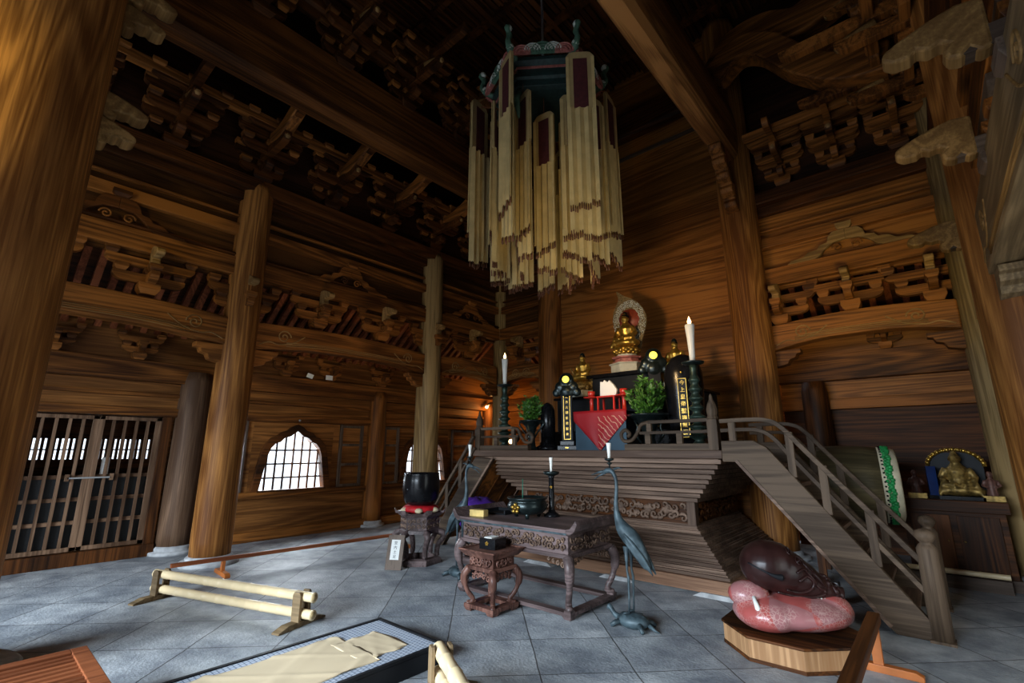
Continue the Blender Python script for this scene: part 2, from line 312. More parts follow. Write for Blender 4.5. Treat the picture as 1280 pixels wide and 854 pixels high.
    def build(s, name, mat, parent=None, loc=None, bevel=0, remesh=0, subd=0, solid=0):
        me = bpy.data.meshes.new(name); me.from_pydata(s.v, [], s.f); me.materials.append(M[mat] if isinstance(mat, str) else mat)
        me.polygons.foreach_set('use_smooth', s.sm); me.update()
        o = bpy.data.objects.new(name, me); C.objects.link(o)
        if parent: o.parent = parent
        if loc: o.location = loc
        if remesh:
            r = o.modifiers.new('r', 'REMESH'); r.mode = 'VOXEL'; r.voxel_size = remesh; r.use_smooth_shade = True
            k = o.modifiers.new('s', 'SMOOTH'); k.iterations = 4
        if solid:
            k = o.modifiers.new('t', 'SOLIDIFY'); k.thickness = solid
        if bevel:
            b = o.modifiers.new('b', 'BEVEL'); b.width = bevel; b.segments = 2; b.limit_method = 'ANGLE'; b.harden_normals = False
        if subd:
            k = o.modifiers.new('u', 'SUBSURF'); k.levels = subd; k.render_levels = subd
        return o
XZ = Matrix(((1, 0, 0, 0), (0, 0, -1, 0), (0, 1, 0, 0), (0, 0, 0, 1)))      # local (x,y,z) -> (x,-z,y): outline in the XZ plane
YZ = Matrix(((0, 0, 1, 0), (1, 0, 0, 0), (0, 1, 0, 0), (0, 0, 0, 1)))       # outline x->Y, y->Z
def T(x, y, z): return Matrix.Translation((x, y, z))
def tag(o, label=None, cat=None, group=None, kind=None):
    if label: o['label'] = label
    if cat: o['category'] = cat
    if group: o['group'] = group
    if kind: o['kind'] = kind
    return o
def thing(name, label, cat, loc=(0, 0, 0), rz=0, group=None):
    o = bpy.data.objects.new(name, None); o.empty_display_size = 0.1; C.objects.link(o); o.location = loc; o.rotation_euler = (0, 0, rz)
    return tag(o, label, cat, group)
KIDS = {}
def dup(src, loc=None, rz=None, label=None, group=None, scale=None):
    def cp(o, par):
        c = o.copy(); C.objects.link(c)
        if par: c.parent = par
        for k in list(o.children): cp(k, c)
        return c
    c = cp(src, None)
    if loc is not None: c.location = loc
    if rz is not None: c.rotation_euler = (0, 0, rz)
    if scale: c.scale = scale
    if label: c['label'] = label
    if group: c['group'] = group
    return c
def struct(mb, name, mat, bevel=0, kind='structure', **k):
    o = mb.build(name, mat, bevel=bevel, **k); o['kind'] = kind; return o
def arc(cx, cy, r, a0, a1, n): return [(cx + r * math.cos(math.radians(a0 + (a1 - a0) * i / n)), cy + r * math.sin(math.radians(a0 + (a1 - a0) * i / n))) for i in range(n + 1)]
def ribbon(pts, w):   # outline of a constant-width band along a 2-D path (w may be a list)
    L, R = [], []
    for i, p in enumerate(pts):
        a, b = pts[max(i - 1, 0)], pts[min(i + 1, len(pts) - 1)]
        dx, dy = b[0] - a[0], b[1] - a[1]; l = math.hypot(dx, dy) or 1; ww = (w[i] if hasattr(w, '__len__') else w) / 2
        L.append((p[0] - dy / l * ww, p[1] + dx / l * ww)); R.append((p[0] + dy / l * ww, p[1] - dx / l * ww))
    return L + R[::-1]
def smooth(pts, n=6):   # Catmull-Rom
    out = []
    for i in range(len(pts) - 1):
        p0, p1, p2, p3 = pts[max(i - 1, 0)], pts[i], pts[i + 1], pts[min(i + 2, len(pts) - 1)]
        for k in range(n):
            t = k / n
            out.append(tuple(0.5 * (2 * b + (c - a) * t + (2 * a - 5 * b + 4 * c - d) * t * t + (3 * b - a - 3 * c + d) * t ** 3) for a, b, c, d in zip(p0, p1, p2, p3)))
    out.append(tuple(pts[-1])); return out

# ================================================================ SETTING
XL, XR, YB = -7.68, 0.75, 8.3          # inner column rows and inner back line
XM1, XM2 = -6.1, -1.95                 # the two tall columns either side of the altar
LX, YO, CZ = -8.95, 9.7, 9.5
struct(MB().box(-9.6, 2.3, -3.4, 9.9, -0.12, 0.0), 'floor', 'floor')
struct(MB().box(-14, -9.6, -4, 12, -0.3, -0.12), 'ground', plain('gravel_court', (0.5, 0.5, 0.47), 0.9, 0, 0.1, 30))
g = MB().box(-9.3, 2.3, -3.2, 9.9, CZ, CZ + 0.1)
struct(g, 'ceiling', 'dark_y')
struct(MB().box(XL - 0.2, XL - 0.03, YB - 0.1, YB + 0.2, 4.05, CZ), 'wall_corner_left', 'dark_z')
g = MB()
for i in range(11): g.box(-7.6 + i * 0.82, -7.5 + i * 0.82, -3, 8.3, CZ - 0.14, CZ)
for i in range(14): g.box(-7.6, 0.7, -3 + i * 0.82, -2.9 + i * 0.82, CZ - 0.15, CZ)
struct(g, 'trim_1', 'dark_y')
g = MB()
for i in range(70): g.box(-7.6 + i * 0.117, -7.56 + i * 0.117, -1, 8.3, CZ - 0.05, CZ)
struct(g, 'trim_2', 'dark_y')
# front wall with its wide doorway (behind the viewer)
g = MB().box(-9.3, -6.6, -3.2, -3.05, 0, CZ).box(-0.4, 2.3, -3.2, -3.05, 0, CZ).box(-6.6, -0.4, -3.2, -3.05, 3.0, CZ)
struct(g, 'wall_front', 'dark_x')
# right outer wall
g = MB().box(2.2, 2.3, -3.2, 2.1, 0, CZ).box(2.2, 2.3, 4.3, 9.8, 0, CZ).box(2.2, 2.3, 2.1, 4.3, 2.6, CZ)
struct(g, 'wall_right', 'board_y')

# ---- left outer wall: posts rails, boards and the two bell-shaped windows
def bell(yc, w=1.0):
    half = [(0.60, 0.80), (0.55, 1.10), (0.50, 1.40), (0.455, 1.53), (0.37, 1.63), (0.30, 1.65), (0.24, 1.72), (0.13, 1.76), (0.07, 1.82), (0.0, 1.86)]
    h = [(a * w, b) for a, b in half]
    return [(yc + a, b) for a, b in h] , [(yc - a, b) for a, b in h]
def wall_with_bell(y0, y1, yc):
    Rr, Ll = bell(yc)
    m = T(LX - 0.04, 0, 0) @ YZ
    g = MB()
    g.prism([(y1, 0.80), (y1, 2.0), (yc, 2.0)] + Rr[::-1], m, 0.06)
    g.prism([(yc, 2.0), (y0, 2.0), (y0, 0.80)] + Ll, m, 0.06)
    return g
g = MB().box(LX - 0.07, LX - 0.01, -3.2, 0.4, 0, 2.0)
g.box(LX - 0.07, LX - 0.01, 2.1, YO, 0.0, 0.80)
g.box(LX - 0.07, LX - 0.01, -3.2, YO, 2.0, 3.6)
g.box(LX - 0.07, LX - 0.01, 2.1, 3.35, 0.8, 2.0).box(LX - 0.07, LX - 0.01, 4.85, 6.4, 0.8, 2.0).box(LX - 0.07, LX - 0.01, 7.85, YO, 0.8, 2.0)
struct(g, 'wall_left', 'board_y')
struct(wall_with_bell(3.35, 4.85, 4.1), 'wall_left_window_panel', 'board_y')
struct(wall_with_bell(6.4, 7.85, 7.12), 'wall_left_far_window_panel', 'board_y')
g = MB()
g.box(LX - 0.1, LX + 0.10, -3, YO, 2.0, 2.13)           # rail over door and windows
g.box(LX - 0.1, LX + 0.06, -3, YO, 2.30, 2.36)
g.box(LX - 0.1, LX + 0.09, 2.4, YO, 0.69, 0.80)
g.box(LX - 0.1, LX + 0.12, 2.4, YO, 0.0, 0.16)
g.box(LX - 0.1, LX + 0.14, -3, YO, 2.52, 2.83)           # big head beam
struct(g, 'trim_3', 'wood_y', bevel=0.012)
# framed board panels beside the windows
def panel(y0, y1):
    g = MB().box(LX - 0.02, LX + 0.03, y0, y0 + 0.06, 0.8, 2.0).box(LX - 0.02, LX + 0.03, y1 - 0.06, y1, 0.8, 2.0)
    for z in (0.80, 1.2, 1.58, 1.94): g.box(LX - 0.02, LX + 0.025, y0, y1, z, z + 0.05)
    return g
for k, (a, b) in enumerate(((2.65, 3.25), (4.98, 5.5), (6.0, 6.4), (7.95, 8.7))):
    struct(panel(a, b), 'trim_%d' % (k + 4), 'grey_z', bevel=0.004)
# windows: frame and grid
for i, yc in enumerate((4.1, 7.12)):
    Rr, Ll = bell(yc)
    path = Rr + Ll[::-1][1:]
    fr = MB().prism(ribbon([(yc + (a - yc) * 1.09, b + (0.045 if b > 0.9 else 0)) for a, b in path], 0.12), T(LX + 0.0, 0, 0) @ YZ, 0.16)
    w = struct(fr, 'window_%d' % (i + 1), 'dark_y', bevel=0.006)
    gr = MB()
    for k in range(-3, 4):
        y = yc + k * 0.155; top = 1.84 - abs(k) * 0.02 - (0.1 if abs(k) >= 2 else 0) - (0.12 if abs(k) == 3 else 0)
        gr.box(LX - 0.05, LX - 0.025, y - 0.015, y + 0.015, 0.8, top)
    for z in (1.02, 1.26, 1.5): gr.box(LX - 0.055, LX - 0.02, yc - 0.57, yc + 0.57, z - 0.014, z + 0.014)
    gr.box(LX - 0.055, LX + 0.1, yc - 0.62, yc + 0.62, 0.79, 0.82)
    gr.build('window_grid', 'dark_z', w)
    MB().ball((LX + 0.1, yc, 2.04), 0.022).build('nail_cap', 'iron', w)
# building outside the window, pale
g = MB().box(-13.5, -12.6, 3.6, 4.2, -0.3, 1.3).box(-13.3, -13.2, -2, 12, 0.3, 0.36)
struct(g, 'exterior_post', plain('pale_exterior', (0.55, 0.55, 0.52), 0.8))

# ---- lattice door and the slatted veranda screen outside it
g = MB().box(LX - 0.08, LX + 0.06, 0.40, 0.50, 0.0, 2.02).box(LX - 0.08, LX + 0.06, 1.99, 2.12, 0.0, 2.02).box(LX - 0.08, LX + 0.12, 0.4, 2.12, 0.0, 0.17)
struct(g, 'door_frame_left', 'dark_z', bevel=0.006)
for i, (y0, y1) in enumerate(((0.50, 1.255), (1.255, 1.99))):
    fr = MB().box(LX, LX + 0.05, y0, y0 + 0.06, 0.18, 1.98).box(LX, LX + 0.05, y1 - 0.07, y1, 0.18, 1.98).box(LX, LX + 0.05, y0, y1, 0.18, 0.235).box(LX, LX + 0.05, y0, y1, 1.93, 1.98)
    d = struct(fr, 'door_%d' % (i + 1), 'door_z', bevel=0.004)
    b = MB()
    for k in range(1, 5):
        y = y0 + 0.03 + (y1 - y0 - 0.06) * k / 5; b.box(LX - 0.005, LX + 0.04, y - 0.017, y + 0.017, 0.2, 1.96)
    b.build('lattice_bars', 'door_z', d)
    b = MB()
    for z in (0.52, 0.82, 1.12): b.box(LX - 0.03, LX - 0.005, y0, y1, z, z + 0.05)
    b.build('cross_rail', 'door_y', d)
    MB().box(LX - 0.045, LX - 0.035, y0 + 0.02, y1 - 0.02, 0.2, 1.13).build('wire_mesh', 'mesh', d)
    MB().box(LX + 0.03, LX + 0.08, (y1 - 0.25 if i == 0 else y0 + 0.22), (y1 - 0.21 if i == 0 else y0 + 0.26), 1.09, 1.18).build('latch_block', 'door_z', d)
    if i == 0: MB().bar((LX + 0.07, y1 - 0.23, 1.13), (LX + 0.07, y1 + 0.24, 1.13), 0.02, 0.02).build('door_bolt', 'iron', d)
p = MB().box(LX - 0.03, LX - 0.02, 1.37, 1.46, 1.14, 1.40); tag(p.build('paper_notice', 'paper'), 'white paper notice behind the right leaf of the lattice door', 'notice')
g = MB().box(-10.35, -10.25, -1.5, 2.6, 0, 1.36).box(-10.35, -10.25, -1.5, 2.6, 1.68, 3.0)
for k in range(62): g.box(-10.34, -10.28, -1.4 + k * 0.065, -1.365 + k * 0.065, 1.36, 1.68)
g.box(-10.36, -10.26, -1.5, 2.6, 1.5, 1.52)
g.box(-10.35, -9.0, 2.5, 2.6, 0, 3).box(-10.35, -9.0, -1.6, -1.5, 0, 3).box(-10.35, -9.0, -1.6, 2.6, 2.7, 2.8)
struct(g, 'exterior_screen', 'dark_y')

# ---- back outer wall of the aisle
g = MB().box(-9.0, -5.9, YO, YO + 0.08, 0, 3.6).box(-5.9, -1.9, YO, YO + 0.08, 0, 3.6)
struct(g, 'wall_back_left', 'board')
struct(MB().box(-1.9, 2.3, YO - 0.3, YO - 0.2, 2.15, 3.9), 'wall_back_right', 'board')
struct(MB().box(-1.9, 2.3, YO - 0.3, YO - 0.2, 0, 2.15), 'wall_back_right_lower', 'dark_x')  # darker than the boards above, painting in the dimness of this bay
g = MB()
for z0, z1 in ((0, 0.15), (0.7, 0.8), (2.0, 2.12), (2.52, 2.83)): g.box(-9, -5.8, YO - 0.1, YO, z0, z1)
struct(g, 'trim_8', 'wood_x', bevel=0.01)
g = MB().box(-1.9, 2.3, YO - 0.42, YO - 0.3, 2.15, 2.32).box(-1.9, 2.3, YO - 0.46, YO - 0.3, 2.62, 3.05)
struct(g, 'trim_9', 'wood_x', bevel=0.01)
# aisle roof boards behind the rafters
def plane_quad(a, b, c, d, name, mat, kind='structure'):
    n = (Vector(b) - Vector(a)).cross(Vector(d) - Vector(a)).normalized() * 0.04
    vs = [Vector(p) for p in (a, b, c, d)]; vs += [v + n for v in vs]
    return struct(MB().add(vs, [(3, 2, 1, 0), (4, 5, 6, 7), (0, 1, 5, 4), (1, 2, 6, 5), (2, 3, 7, 6), (3, 0, 4, 7)]), name, mat)
plane_quad((-9.0, -3, 3.42), (XL + 0.1, -3, 4.42), (XL + 0.1, YO, 4.42), (-9.0, YO, 3.42), 'ceiling_left_aisle', 'dark_y')
plane_quad((-9.0, YO, 3.42), (XM1, YO, 3.42), (XM1, YB, 4.42), (-9.0, YB, 4.42), 'ceiling_back_left_aisle', 'dark_x')
plane_quad((XM2, YO, 3.5), (2.3, YO, 3.5), (2.3, YB, 4.42), (XM2, YB, 4.42), 'ceiling_back_right_aisle', 'dark_x')
plane_quad((XR - 0.1, -3, 4.42), (2.3, -3, 3.6), (2.3, YO, 3.6), (XR - 0.1, YO, 4.42), 'ceiling_right_aisle', 'dark_y')

# ---- upper walls between the inner columns (local frame: x along the wall, room on -y)
BAYS = [('left', (XL, -3.0), 90, 1.8), ('left', (XL, -1.2), 90, 3.7), ('left', (XL, 2.5), 90, 3.65), ('left', (XL, 6.15), 90, 2.15),
        ('back_left', (XL, YB), 0, XM1 - XL), ('back_right', (XM2, YB), 0, XR - XM2), ('right', (XR, YB), -90, 2.15), ('right', (XR, 6.15), -90, 3.65), ('right', (XR, 2.5), -90, 5.5)]
tn = 10
for i, (nm, (x, y), a, Ln) in enumerate(BAYS):
    r = math.radians(a)
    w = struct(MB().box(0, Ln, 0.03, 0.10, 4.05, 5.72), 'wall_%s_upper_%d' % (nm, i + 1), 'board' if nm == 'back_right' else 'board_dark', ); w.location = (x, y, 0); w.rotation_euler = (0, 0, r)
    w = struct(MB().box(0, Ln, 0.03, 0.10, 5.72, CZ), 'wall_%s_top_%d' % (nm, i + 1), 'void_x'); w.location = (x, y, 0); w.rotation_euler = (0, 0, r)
    g = MB()
    g.box(0, Ln, -0.10, 0.10, 4.10, 4.38).box(0, Ln, -0.08, 0.08, 4.76, 4.93).box(0, Ln, -0.05, 0.08, 5.05, 5.09)
    w = struct(g, 'trim_%d' % tn, 'wood_x', bevel=0.01); w.location = (x, y, 0); w.rotation_euler = (0, 0, r); tn += 1
    g = MB().box(0, Ln, -0.20, 0.12, 5.50, 5.72).box(0, Ln, -0.08, 0.1, 5.34, 5.5)
    w = struct(g, 'trim_%d' % tn, 'dark_x', bevel=0.012); w.location = (x, y, 0); w.rotation_euler = (0, 0, r); tn += 1
# back wall behind the altar: wide boards
g = MB()
z = 0.0
for h in (1.6, 0.62, 0.7, 0.66, 0.72, 0.7, 0.68, 0.75, 0.9, 1.0, 1.2):
    g.box(0, XM2 - XM1, 0.0 if int(z * 10) % 2 else 0.004, 0.08, z, min(z + h - 0.005, CZ)); z += h
w = struct(g, 'wall_back', 'board'); w.location = (XM1, YB, 0)
w = struct(MB().box(0.3, 3.9, -0.05, 0.0, 7.5, 7.56), 'trim_%d' % tn, 'grey_x'); w.location = (XM1, YB, 0); tn += 1

# ---- columns
def column(name, label, x, y, r, h, mat, group=None, taper=0.93, bs=1.45, n=32):
    t = thing(name, label, 'column', (x, y, 0), 0, group)
    prof = [(r * 1.0, 0.10), (r * 1.01, 0.3), (r, h * 0.3), (r * (1 + taper) / 2, h * 0.75), (r * taper, h - 0.15), (r * taper * 0.86, h)]
    MB().lathe(prof, n).build('shaft', mat, t)
    MB().lathe([(r * bs, -0.005), (r * bs, 0.035), (r * bs * 0.96, 0.05), (r * 1.12, 0.052), (r * 1.16, 0.085), (r * 1.06, 0.115)], n).build('base_stone', 'stone', t)
    return t
column('round_column', 'slim column of the outer wall between the lattice door and the first window', LX + 0.05, 2.38, 0.23, 2.72, 'door_z')
column('round_column', 'slim column of the outer wall between the two arched windows', LX + 0.05, 5.78, 0.19, 2.72, 'wood_z')
column('round_column', 'slim outer wall column at the dim back corner of the left aisle', LX + 0.05, 9.2, 0.19, 2.72, 'wood_z')
column('round_column', 'tall orange brown column right of the lattice door with swirling grain', XL, 2.5, 0.25, 5.68, 'pillar')
column('round_column', 'tall pale cracked column behind the black bell bowl', XL, 6.15, 0.245, 5.68, 'pillar_grey')
column('round_column', 'slender weathered column in the back left corner by the tall candle', XL, YB + 0.05, 0.19, 5.68, 'pillar_grey')
column('round_column', 'dark brown column left of the altar behind the potted evergreen', XM1, YB, 0.29, 9.3, 'wood_z', None, 0.97)
column('round_column', 'massive brown column at the right back corner of the altar', XM2, YB - 0.2, 0.29, 9.3, 'pillar', None, 0.96)
column('round_column', 'pale column at the far right beside the gilded seated statue', XR, YB, 0.28, 8.0, 'pillar_grey', None, 0.95)
column('round_column', 'big swirling grained column at the right edge carrying the pale beam', XR + 0.02, 6.15, 0.29, 8.0, 'pillar', None, 0.97)
fg = column('round_column', 'huge foreground column filling the left edge of the view', -5.2, -0.12, 0.47, 9.3, 'pillar', None, 0.97)
NOSES = [(4.12, 0.34), (4.38, 0.40), (5.35, 0.40), (5.65, 0.46)]
column('round_column', 'dim short round post in the back wall of the right bay', -1.38, YO - 0.5, 0.2, 2.6, 'dark_z')

# ---- great tie beams overhead
def tie_beam(label, p0, p1, w, h, mat='wood_y'):
    p0, p1 = Vector(p0), Vector(p1); L = (p1 - p0).length
    a = math.atan2((p1 - p0).y, (p1 - p0).x)
    prof = [(-w / 2 * 0.55, 0), (w / 2 * 0.55, 0), (w / 2 * 0.9, h * 0.1), (w / 2, h * 0.28), (w / 2, h * 0.75), (w / 2 * 0.8, h), (-w / 2 * 0.8, h), (-w / 2, h * 0.75), (-w / 2, h * 0.28), (-w / 2 * 0.9, h * 0.1)]
    mm = Matrix(((0, 0, 1, 0), (1, 0, 0, 0), (0, 1, 0, 0), (0, 0, 0, 1))) @ T(0, 0, L / 2)
    g = MB().prism(prof, mm, L)
    o = g.build('tie_beam', mat); o.location = p0; o.rotation_euler = (0, 0, a)
    return tag(o, label, 'beam')
tie_beam('huge dark tie beam crossing the upper left of the hall', (XM1 - 0.02, -3.0, 6.30), (XM1 - 0.02, YB, 6.30), 0.36, 1.0, 'tie_dark')
tie_beam('huge reddish tie beam running up to the column right of the altar', (XM2, -3.0, 6.3), (XM2, YB - 0.3, 6.3), 0.36, 1.0, 'beam_bright')
tie_beam('dark cross beam high over the foreground', (XM1, 1.1, 7.3), (XM2, 1.1, 7.3), 0.36, 0.6, 'dark_x')
tie_beam('dark cross beam high behind the hanging canopy', (XM1, YB - 0.35, 7.7), (XM2, YB - 0.35, 7.7), 0.3, 0.5, 'dark_x')
tie_beam('dark beam lying higher along the left tie beam', (XM1 + 0.05, -3.0, 7.9), (XM1 + 0.05, YB, 7.9), 0.3, 0.4, 'dark_x')

# ---- rainbow beams (koryo) with carved scrolls
def spiral(cx, cy, r, turns, flip=1, n=26, a0=0):
    return [(cx + flip * r * (1 - k / n * 0.85) * math.cos(a0 + turns * 2 * PI * k / n), cy + r * (1 - k / n * 0.85) * math.sin(a0 + turns * 2 * PI * k / n)) for k in range(n + 1)]
def rainbow(label, x, y, a, Ln, z0=3.0, h=0.42, w=0.24, end=0.2, mat='wood_x', rise=0.12):
    t = thing('rainbow_beam', label, 'beam', (x, y, z0), math.radians(a))
    n = 14; bot = []; top = []
    for k in range(n + 1):
        u = k / n; xx = end + (Ln - 2 * end) * u
        bot.append((xx, 0.0 + rise * min(1, 4.5 * u * (1 - u)))); top.append((xx, h + rise * 0.6 * 4 * u * (1 - u)))
    MB().prism(bot + top[::-1], XZ, w).build('beam_body', mat, t, bevel=0.02)
    g = MB()
    yy = -w / 2 - 0.002
    for s in (0, 1):
        X = lambda v: end + v if s == 0 else Ln - end - v
        g.tube([(X(p[0]), yy, p[1]) for p in spiral(0.42, h * 0.62, 0.11, 1.6, 1)], 0.011, 5)
        g.tube([(X(u), yy, v) for u, v in smooth([(0.05, h * 0.2), (0.2, h * 0.35), (0.34, h * 0.3), (0.55, h * 0.42), (0.75, h * 0.75)])], 0.010, 5)
    pts = [(xx, zz + 0.05) for xx, zz in bot[2:-2]]
    for d in (0.0, 0.03, 0.055): g.tube([(p[0], yy, p[1] + d) for p in pts], 0.008, 5)
    g.build('carved_scroll', 'carve', t)
    # corbels under the ends
    for s in (0, 1):
        c = MB(); X = end if s == 0 else Ln - end; d = 1 if s == 0 else -1
        c.prism([(X - d * 0.02, 0.0), (X + d * 0.36, 0.0), (X + d * 0.36, -0.06), (X + d * 0.30, -0.075), (X + d * 0.28, -0.13), (X + d * 0.2, -0.155), (X + d * 0.17, -0.22), (X + d * 0.05, -0.25), (X - d * 0.02, -0.25)][:: d], XZ, w * 0.8)
        c.build('corbel', mat, t, bevel=0.008)
    return t
rainbow('curved carved beam between the foreground column and the swirling grained column', XL, -1.2, 90, 3.7)
rainbow('curved carved beam between the swirling grained column and the pale cracked column', XL, 2.5, 90, 3.65)
rainbow('short curved beam between the pale cracked column and the back corner', XL, 6.15, 90, 2.15)
rainbow('very short curved beam in the back bay left of the altar', XL, YB, 0, XM1 - XL, 3.0, 0.36)
rainbow('yellow lit curved beam across the bay right of the altar', XM2, YB, 0, XR - XM2, 3.02, 0.40, 0.24, 0.26)
rainbow('curved beam of the right row behind the big right column', XR, YB, -90, 2.15)
rainbow('pale grey moulded beam at the upper right edge', XR, 6.15, -90, 3.65, 3.05, 0.62, 0.3, 0.2, 'beam_pale', 0.05)

# ---- aisle rafters seen above the rainbow beams
raft = MB().bar((0, 0, 0), (1.3, 0, 0.95), 0.08, 0.10).build('rafter', 'red_x')
tag(raft, 'square roof rafter of the left aisle, seen sloping above the curved beams', 'rafter', 'left aisle rafters')
raft.location = (-8.95, -0.6, 3.30)
for k in range(1, 50):
    c = raft.copy(); C.objects.link(c); c.location = (-8.95, -0.6 + k * 0.18, 3.30)
for k in range(13):
    c = raft.copy(); C.objects.link(c); c.rotation_euler = (0, 0, -PI / 2); c.location = (-1.6 + k * 0.2, YO - 0.05, 3.34)
    c['label'] = 'square roof rafter above the yellow lit curved beam of the right bay'; c['group'] = 'right bay rafters'
for k in range(6):
    c = raft.copy(); C.objects.link(c); c.rotation_euler = (0, 0, -PI / 2); c.location = (-7.3 + k * 0.2, YO - 0.05, 3.34)
    c['label'] = 'square roof rafter over the small back bay left of the altar'; c['group'] = 'back left bay rafters'

# ---- bracket sets
def arm_outline(L, h):
    e = L / 2
    return [(-e, h), (-e, h * 0.55), (-e + 0.02, h * 0.35), (-e + 0.05, h * 0.16), (-e + 0.11, 0), (e - 0.11, 0), (e - 0.05, h * 0.16), (e - 0.02, h * 0.35), (e, h * 0.55), (e, h)]
def blk(g, c, s, h, m=None):
    g.frus((c[0], c[1]), (s * 0.34, s * 0.34), (s * 0.5, s * 0.5), c[2], c[2] + h * 0.45); g.box(c[0] - s * 0.5, c[0] + s * 0.5, c[1] - s * 0.5, c[1] + s * 0.5, c[2] + h * 0.45, c[2] + h); return g
def cloud_nose(L, h):   # carved cloud-shaped nosing outline, pointing to -x
    return [(0, h), (0, 0.05 * h), (-L * 0.12, 0), (-L * 0.2, 0.12 * h), (-L * 0.28, 0.02 * h), (-L * 0.4, 0.08 * h), (-L * 0.44, 0.27 * h), (-L * 0.37, 0.36 * h), (-L * 0.44, 0.45 * h), (-L * 0.56, 0.40 * h), (-L * 0.66, 0.5 * h), (-L * 0.72, 0.40 * h), (-L * 0.9, 0.42 * h), (-L, 0.55 * h), (-L * 0.97, 0.7 * h), (-L * 0.8, 0.82 * h), (-L * 0.5, 0.97 * h), (-L * 0.25, 1.05 * h)]
def small_set(label, x, y, z, a, nose=True, wide=0.8, s=1.0, mat='wood_x', nosemat='carve'):
    t = thing('bracket_set', label, 'bracket', (x, y, z), math.radians(a))
    blk(MB(), (0, 0, 0), 0.24 * s, 0.15 * s).build('base_block', mat, t, bevel=0.005)
    MB().prism(arm_outline(wide * s, 0.13 * s), T(0, 0, 0.14 * s) @ XZ, 0.1 * s).build('bracket_arm', mat, t, bevel=0.006)
    MB().prism(arm_outline(0.55 * s, 0.13 * s), T(0, -0.05, 0.14 * s) @ rotz(PI / 2) @ XZ, 0.1 * s).build('bracket_arm', mat, t, bevel=0.006)
    for dx in (-wide * s / 2 + 0.08 * s, 0, wide * s / 2 - 0.08 * s):
        blk(MB(), (dx, 0, 0.27 * s), 0.15 * s, 0.1 * s).build('bearing_block', mat, t, bevel=0.004)
    MB().prism(arm_outline(wide * 1.25 * s, 0.12 * s), T(0, 0, 0.36 * s) @ XZ, 0.1 * s).build('bracket_arm', mat, t, bevel=0.006)
    for dx in (-wide * s * 0.55, wide * s * 0.55):
        blk(MB(), (dx, 0, 0.48 * s), 0.15 * s, 0.1 * s).build('bearing_block', mat, t, bevel=0.004)
    blk(MB(), (0, -0.25 * s, 0.27 * s), 0.15 * s, 0.1 * s).build('bearing_block', mat, t, bevel=0.004)
    if nose:
        MB().prism(cloud_nose(0.36 * s, 0.27 * s), T(0, -0.08 * s, 0.36 * s) @ rotz(PI / 2) @ XZ, 0.10 * s).build('cloud_nosing', nosemat, t, bevel=0.012)
    return t
s0 = small_set('bracket set left of the swirling grained column, above the near curved beam', XL, 1.31, 3.53, 90)
for y, lb in ((2.5, 'bracket set against the swirling grained column above the curved beams'), (0.1, 'bracket set nearest the foreground column above the near curved beam'), (3.7, 'first bracket set right of the swirling grained column on the curved beam'),
              (4.95, 'bracket set on the curved beam just left of the pale cracked column'), (6.15, 'bracket set at the pale cracked column above the curved beams'), (7.25, 'bracket set on the short curved beam near the back corner')):
    dup(s0, (XL, y, 3.53 if y not in (2.5, 6.15) else 3.46), PI / 2, lb)
dup(s0, (-6.9, YB, 3.44), 0, 'bracket set over the very short beam left of the altar')
dup(s0, (-1.55, YB, 3.44), 0, 'bracket set left end over the yellow lit beam of the right bay')
dup(s0, (-0.62, YB, 3.50), 0, 'middle bracket set over the yellow lit beam of the right bay')
dup(s0, (0.3, YB, 3.44), 0, 'bracket set right end over the yellow lit beam of the right bay')
# three big pale cloud nosings projecting from the right row
for y, lb, sc in ((7.0, 'carved cloud nosing bracket, farthest and lowest of three at the right edge', 1.0), (4.75, 'carved cloud nosing bracket, middle of three at the right edge', 1.0), (3.45, 'carved cloud nosing bracket, nearest and highest of three at the right edge', 1.0)):
    t = thing('cloud_bracket', lb, 'bracket', (XR - 0.05, y, 3.66), -PI / 2)
    blk(MB(), (0, 0, -0.12), 0.26, 0.14).build('base_block', 'grey_x', t, bevel=0.005)
    MB().prism(arm_outline(0.8, 0.13), T(0, 0, 0.02) @ XZ, 0.12).build('bracket_arm', 'grey_x', t, bevel=0.006)
    MB().prism(arm_outline(1.0, 0.13), T(0, 0, 0.26) @ XZ, 0.12).build('bracket_arm', 'grey_x', t, bevel=0.006)
    for dx in (-0.32, 0, 0.32): blk(MB(), (dx, 0, 0.15), 0.16, 0.11).build('bearing_block', 'wood_x', t, bevel=0.004)
    MB().box(-0.06, 0.06, -0.28, 0.0, 0.04, 0.17).build('through_tenon', 'grey_y', t, bevel=0.005)
    MB().prism(cloud_nose(0.48, 0.34), T(0, -0.12, 0.02) @ rotz(PI / 2) @ XZ, 0.13).build('cloud_nosing', 'carve', t, bevel=0.02)
for z, L in NOSES:
    MB().prism(cloud_nose(L, 0.26), T(0, 0.38, z) @ rotz(-PI / 2) @ XZ, 0.18).build('cloud_nosing', 'carve', fg, bevel=0.02)
# lower bracket pieces above the outer left wall head beam
o0 = small_set('small bracket block row piece over the lattice door head beam', LX + 0.1, 1.55, 2.83, 90, False, 0.62, 0.72)
for y, lb in ((2.75, 'small bracket piece over the head beam above the slim outer column'), (3.75, 'small bracket piece over the head beam left of the first paper tag'), (4.62, 'small bracket piece over the head beam beside the second paper tag'),
              (5.8, 'small bracket piece over the head beam above the post between windows'), (6.9, 'small bracket piece over the head beam above the far window'), (0.6, 'small bracket piece over the head beam nearest the foreground column')):
    dup(o0, (LX + 0.1, y, 2.83), PI / 2, lb)
dup(o0, (-0.35, YO - 0.4, 3.05), 0, 'small bracket piece under the yellow lit beam on the back wall of the right bay')
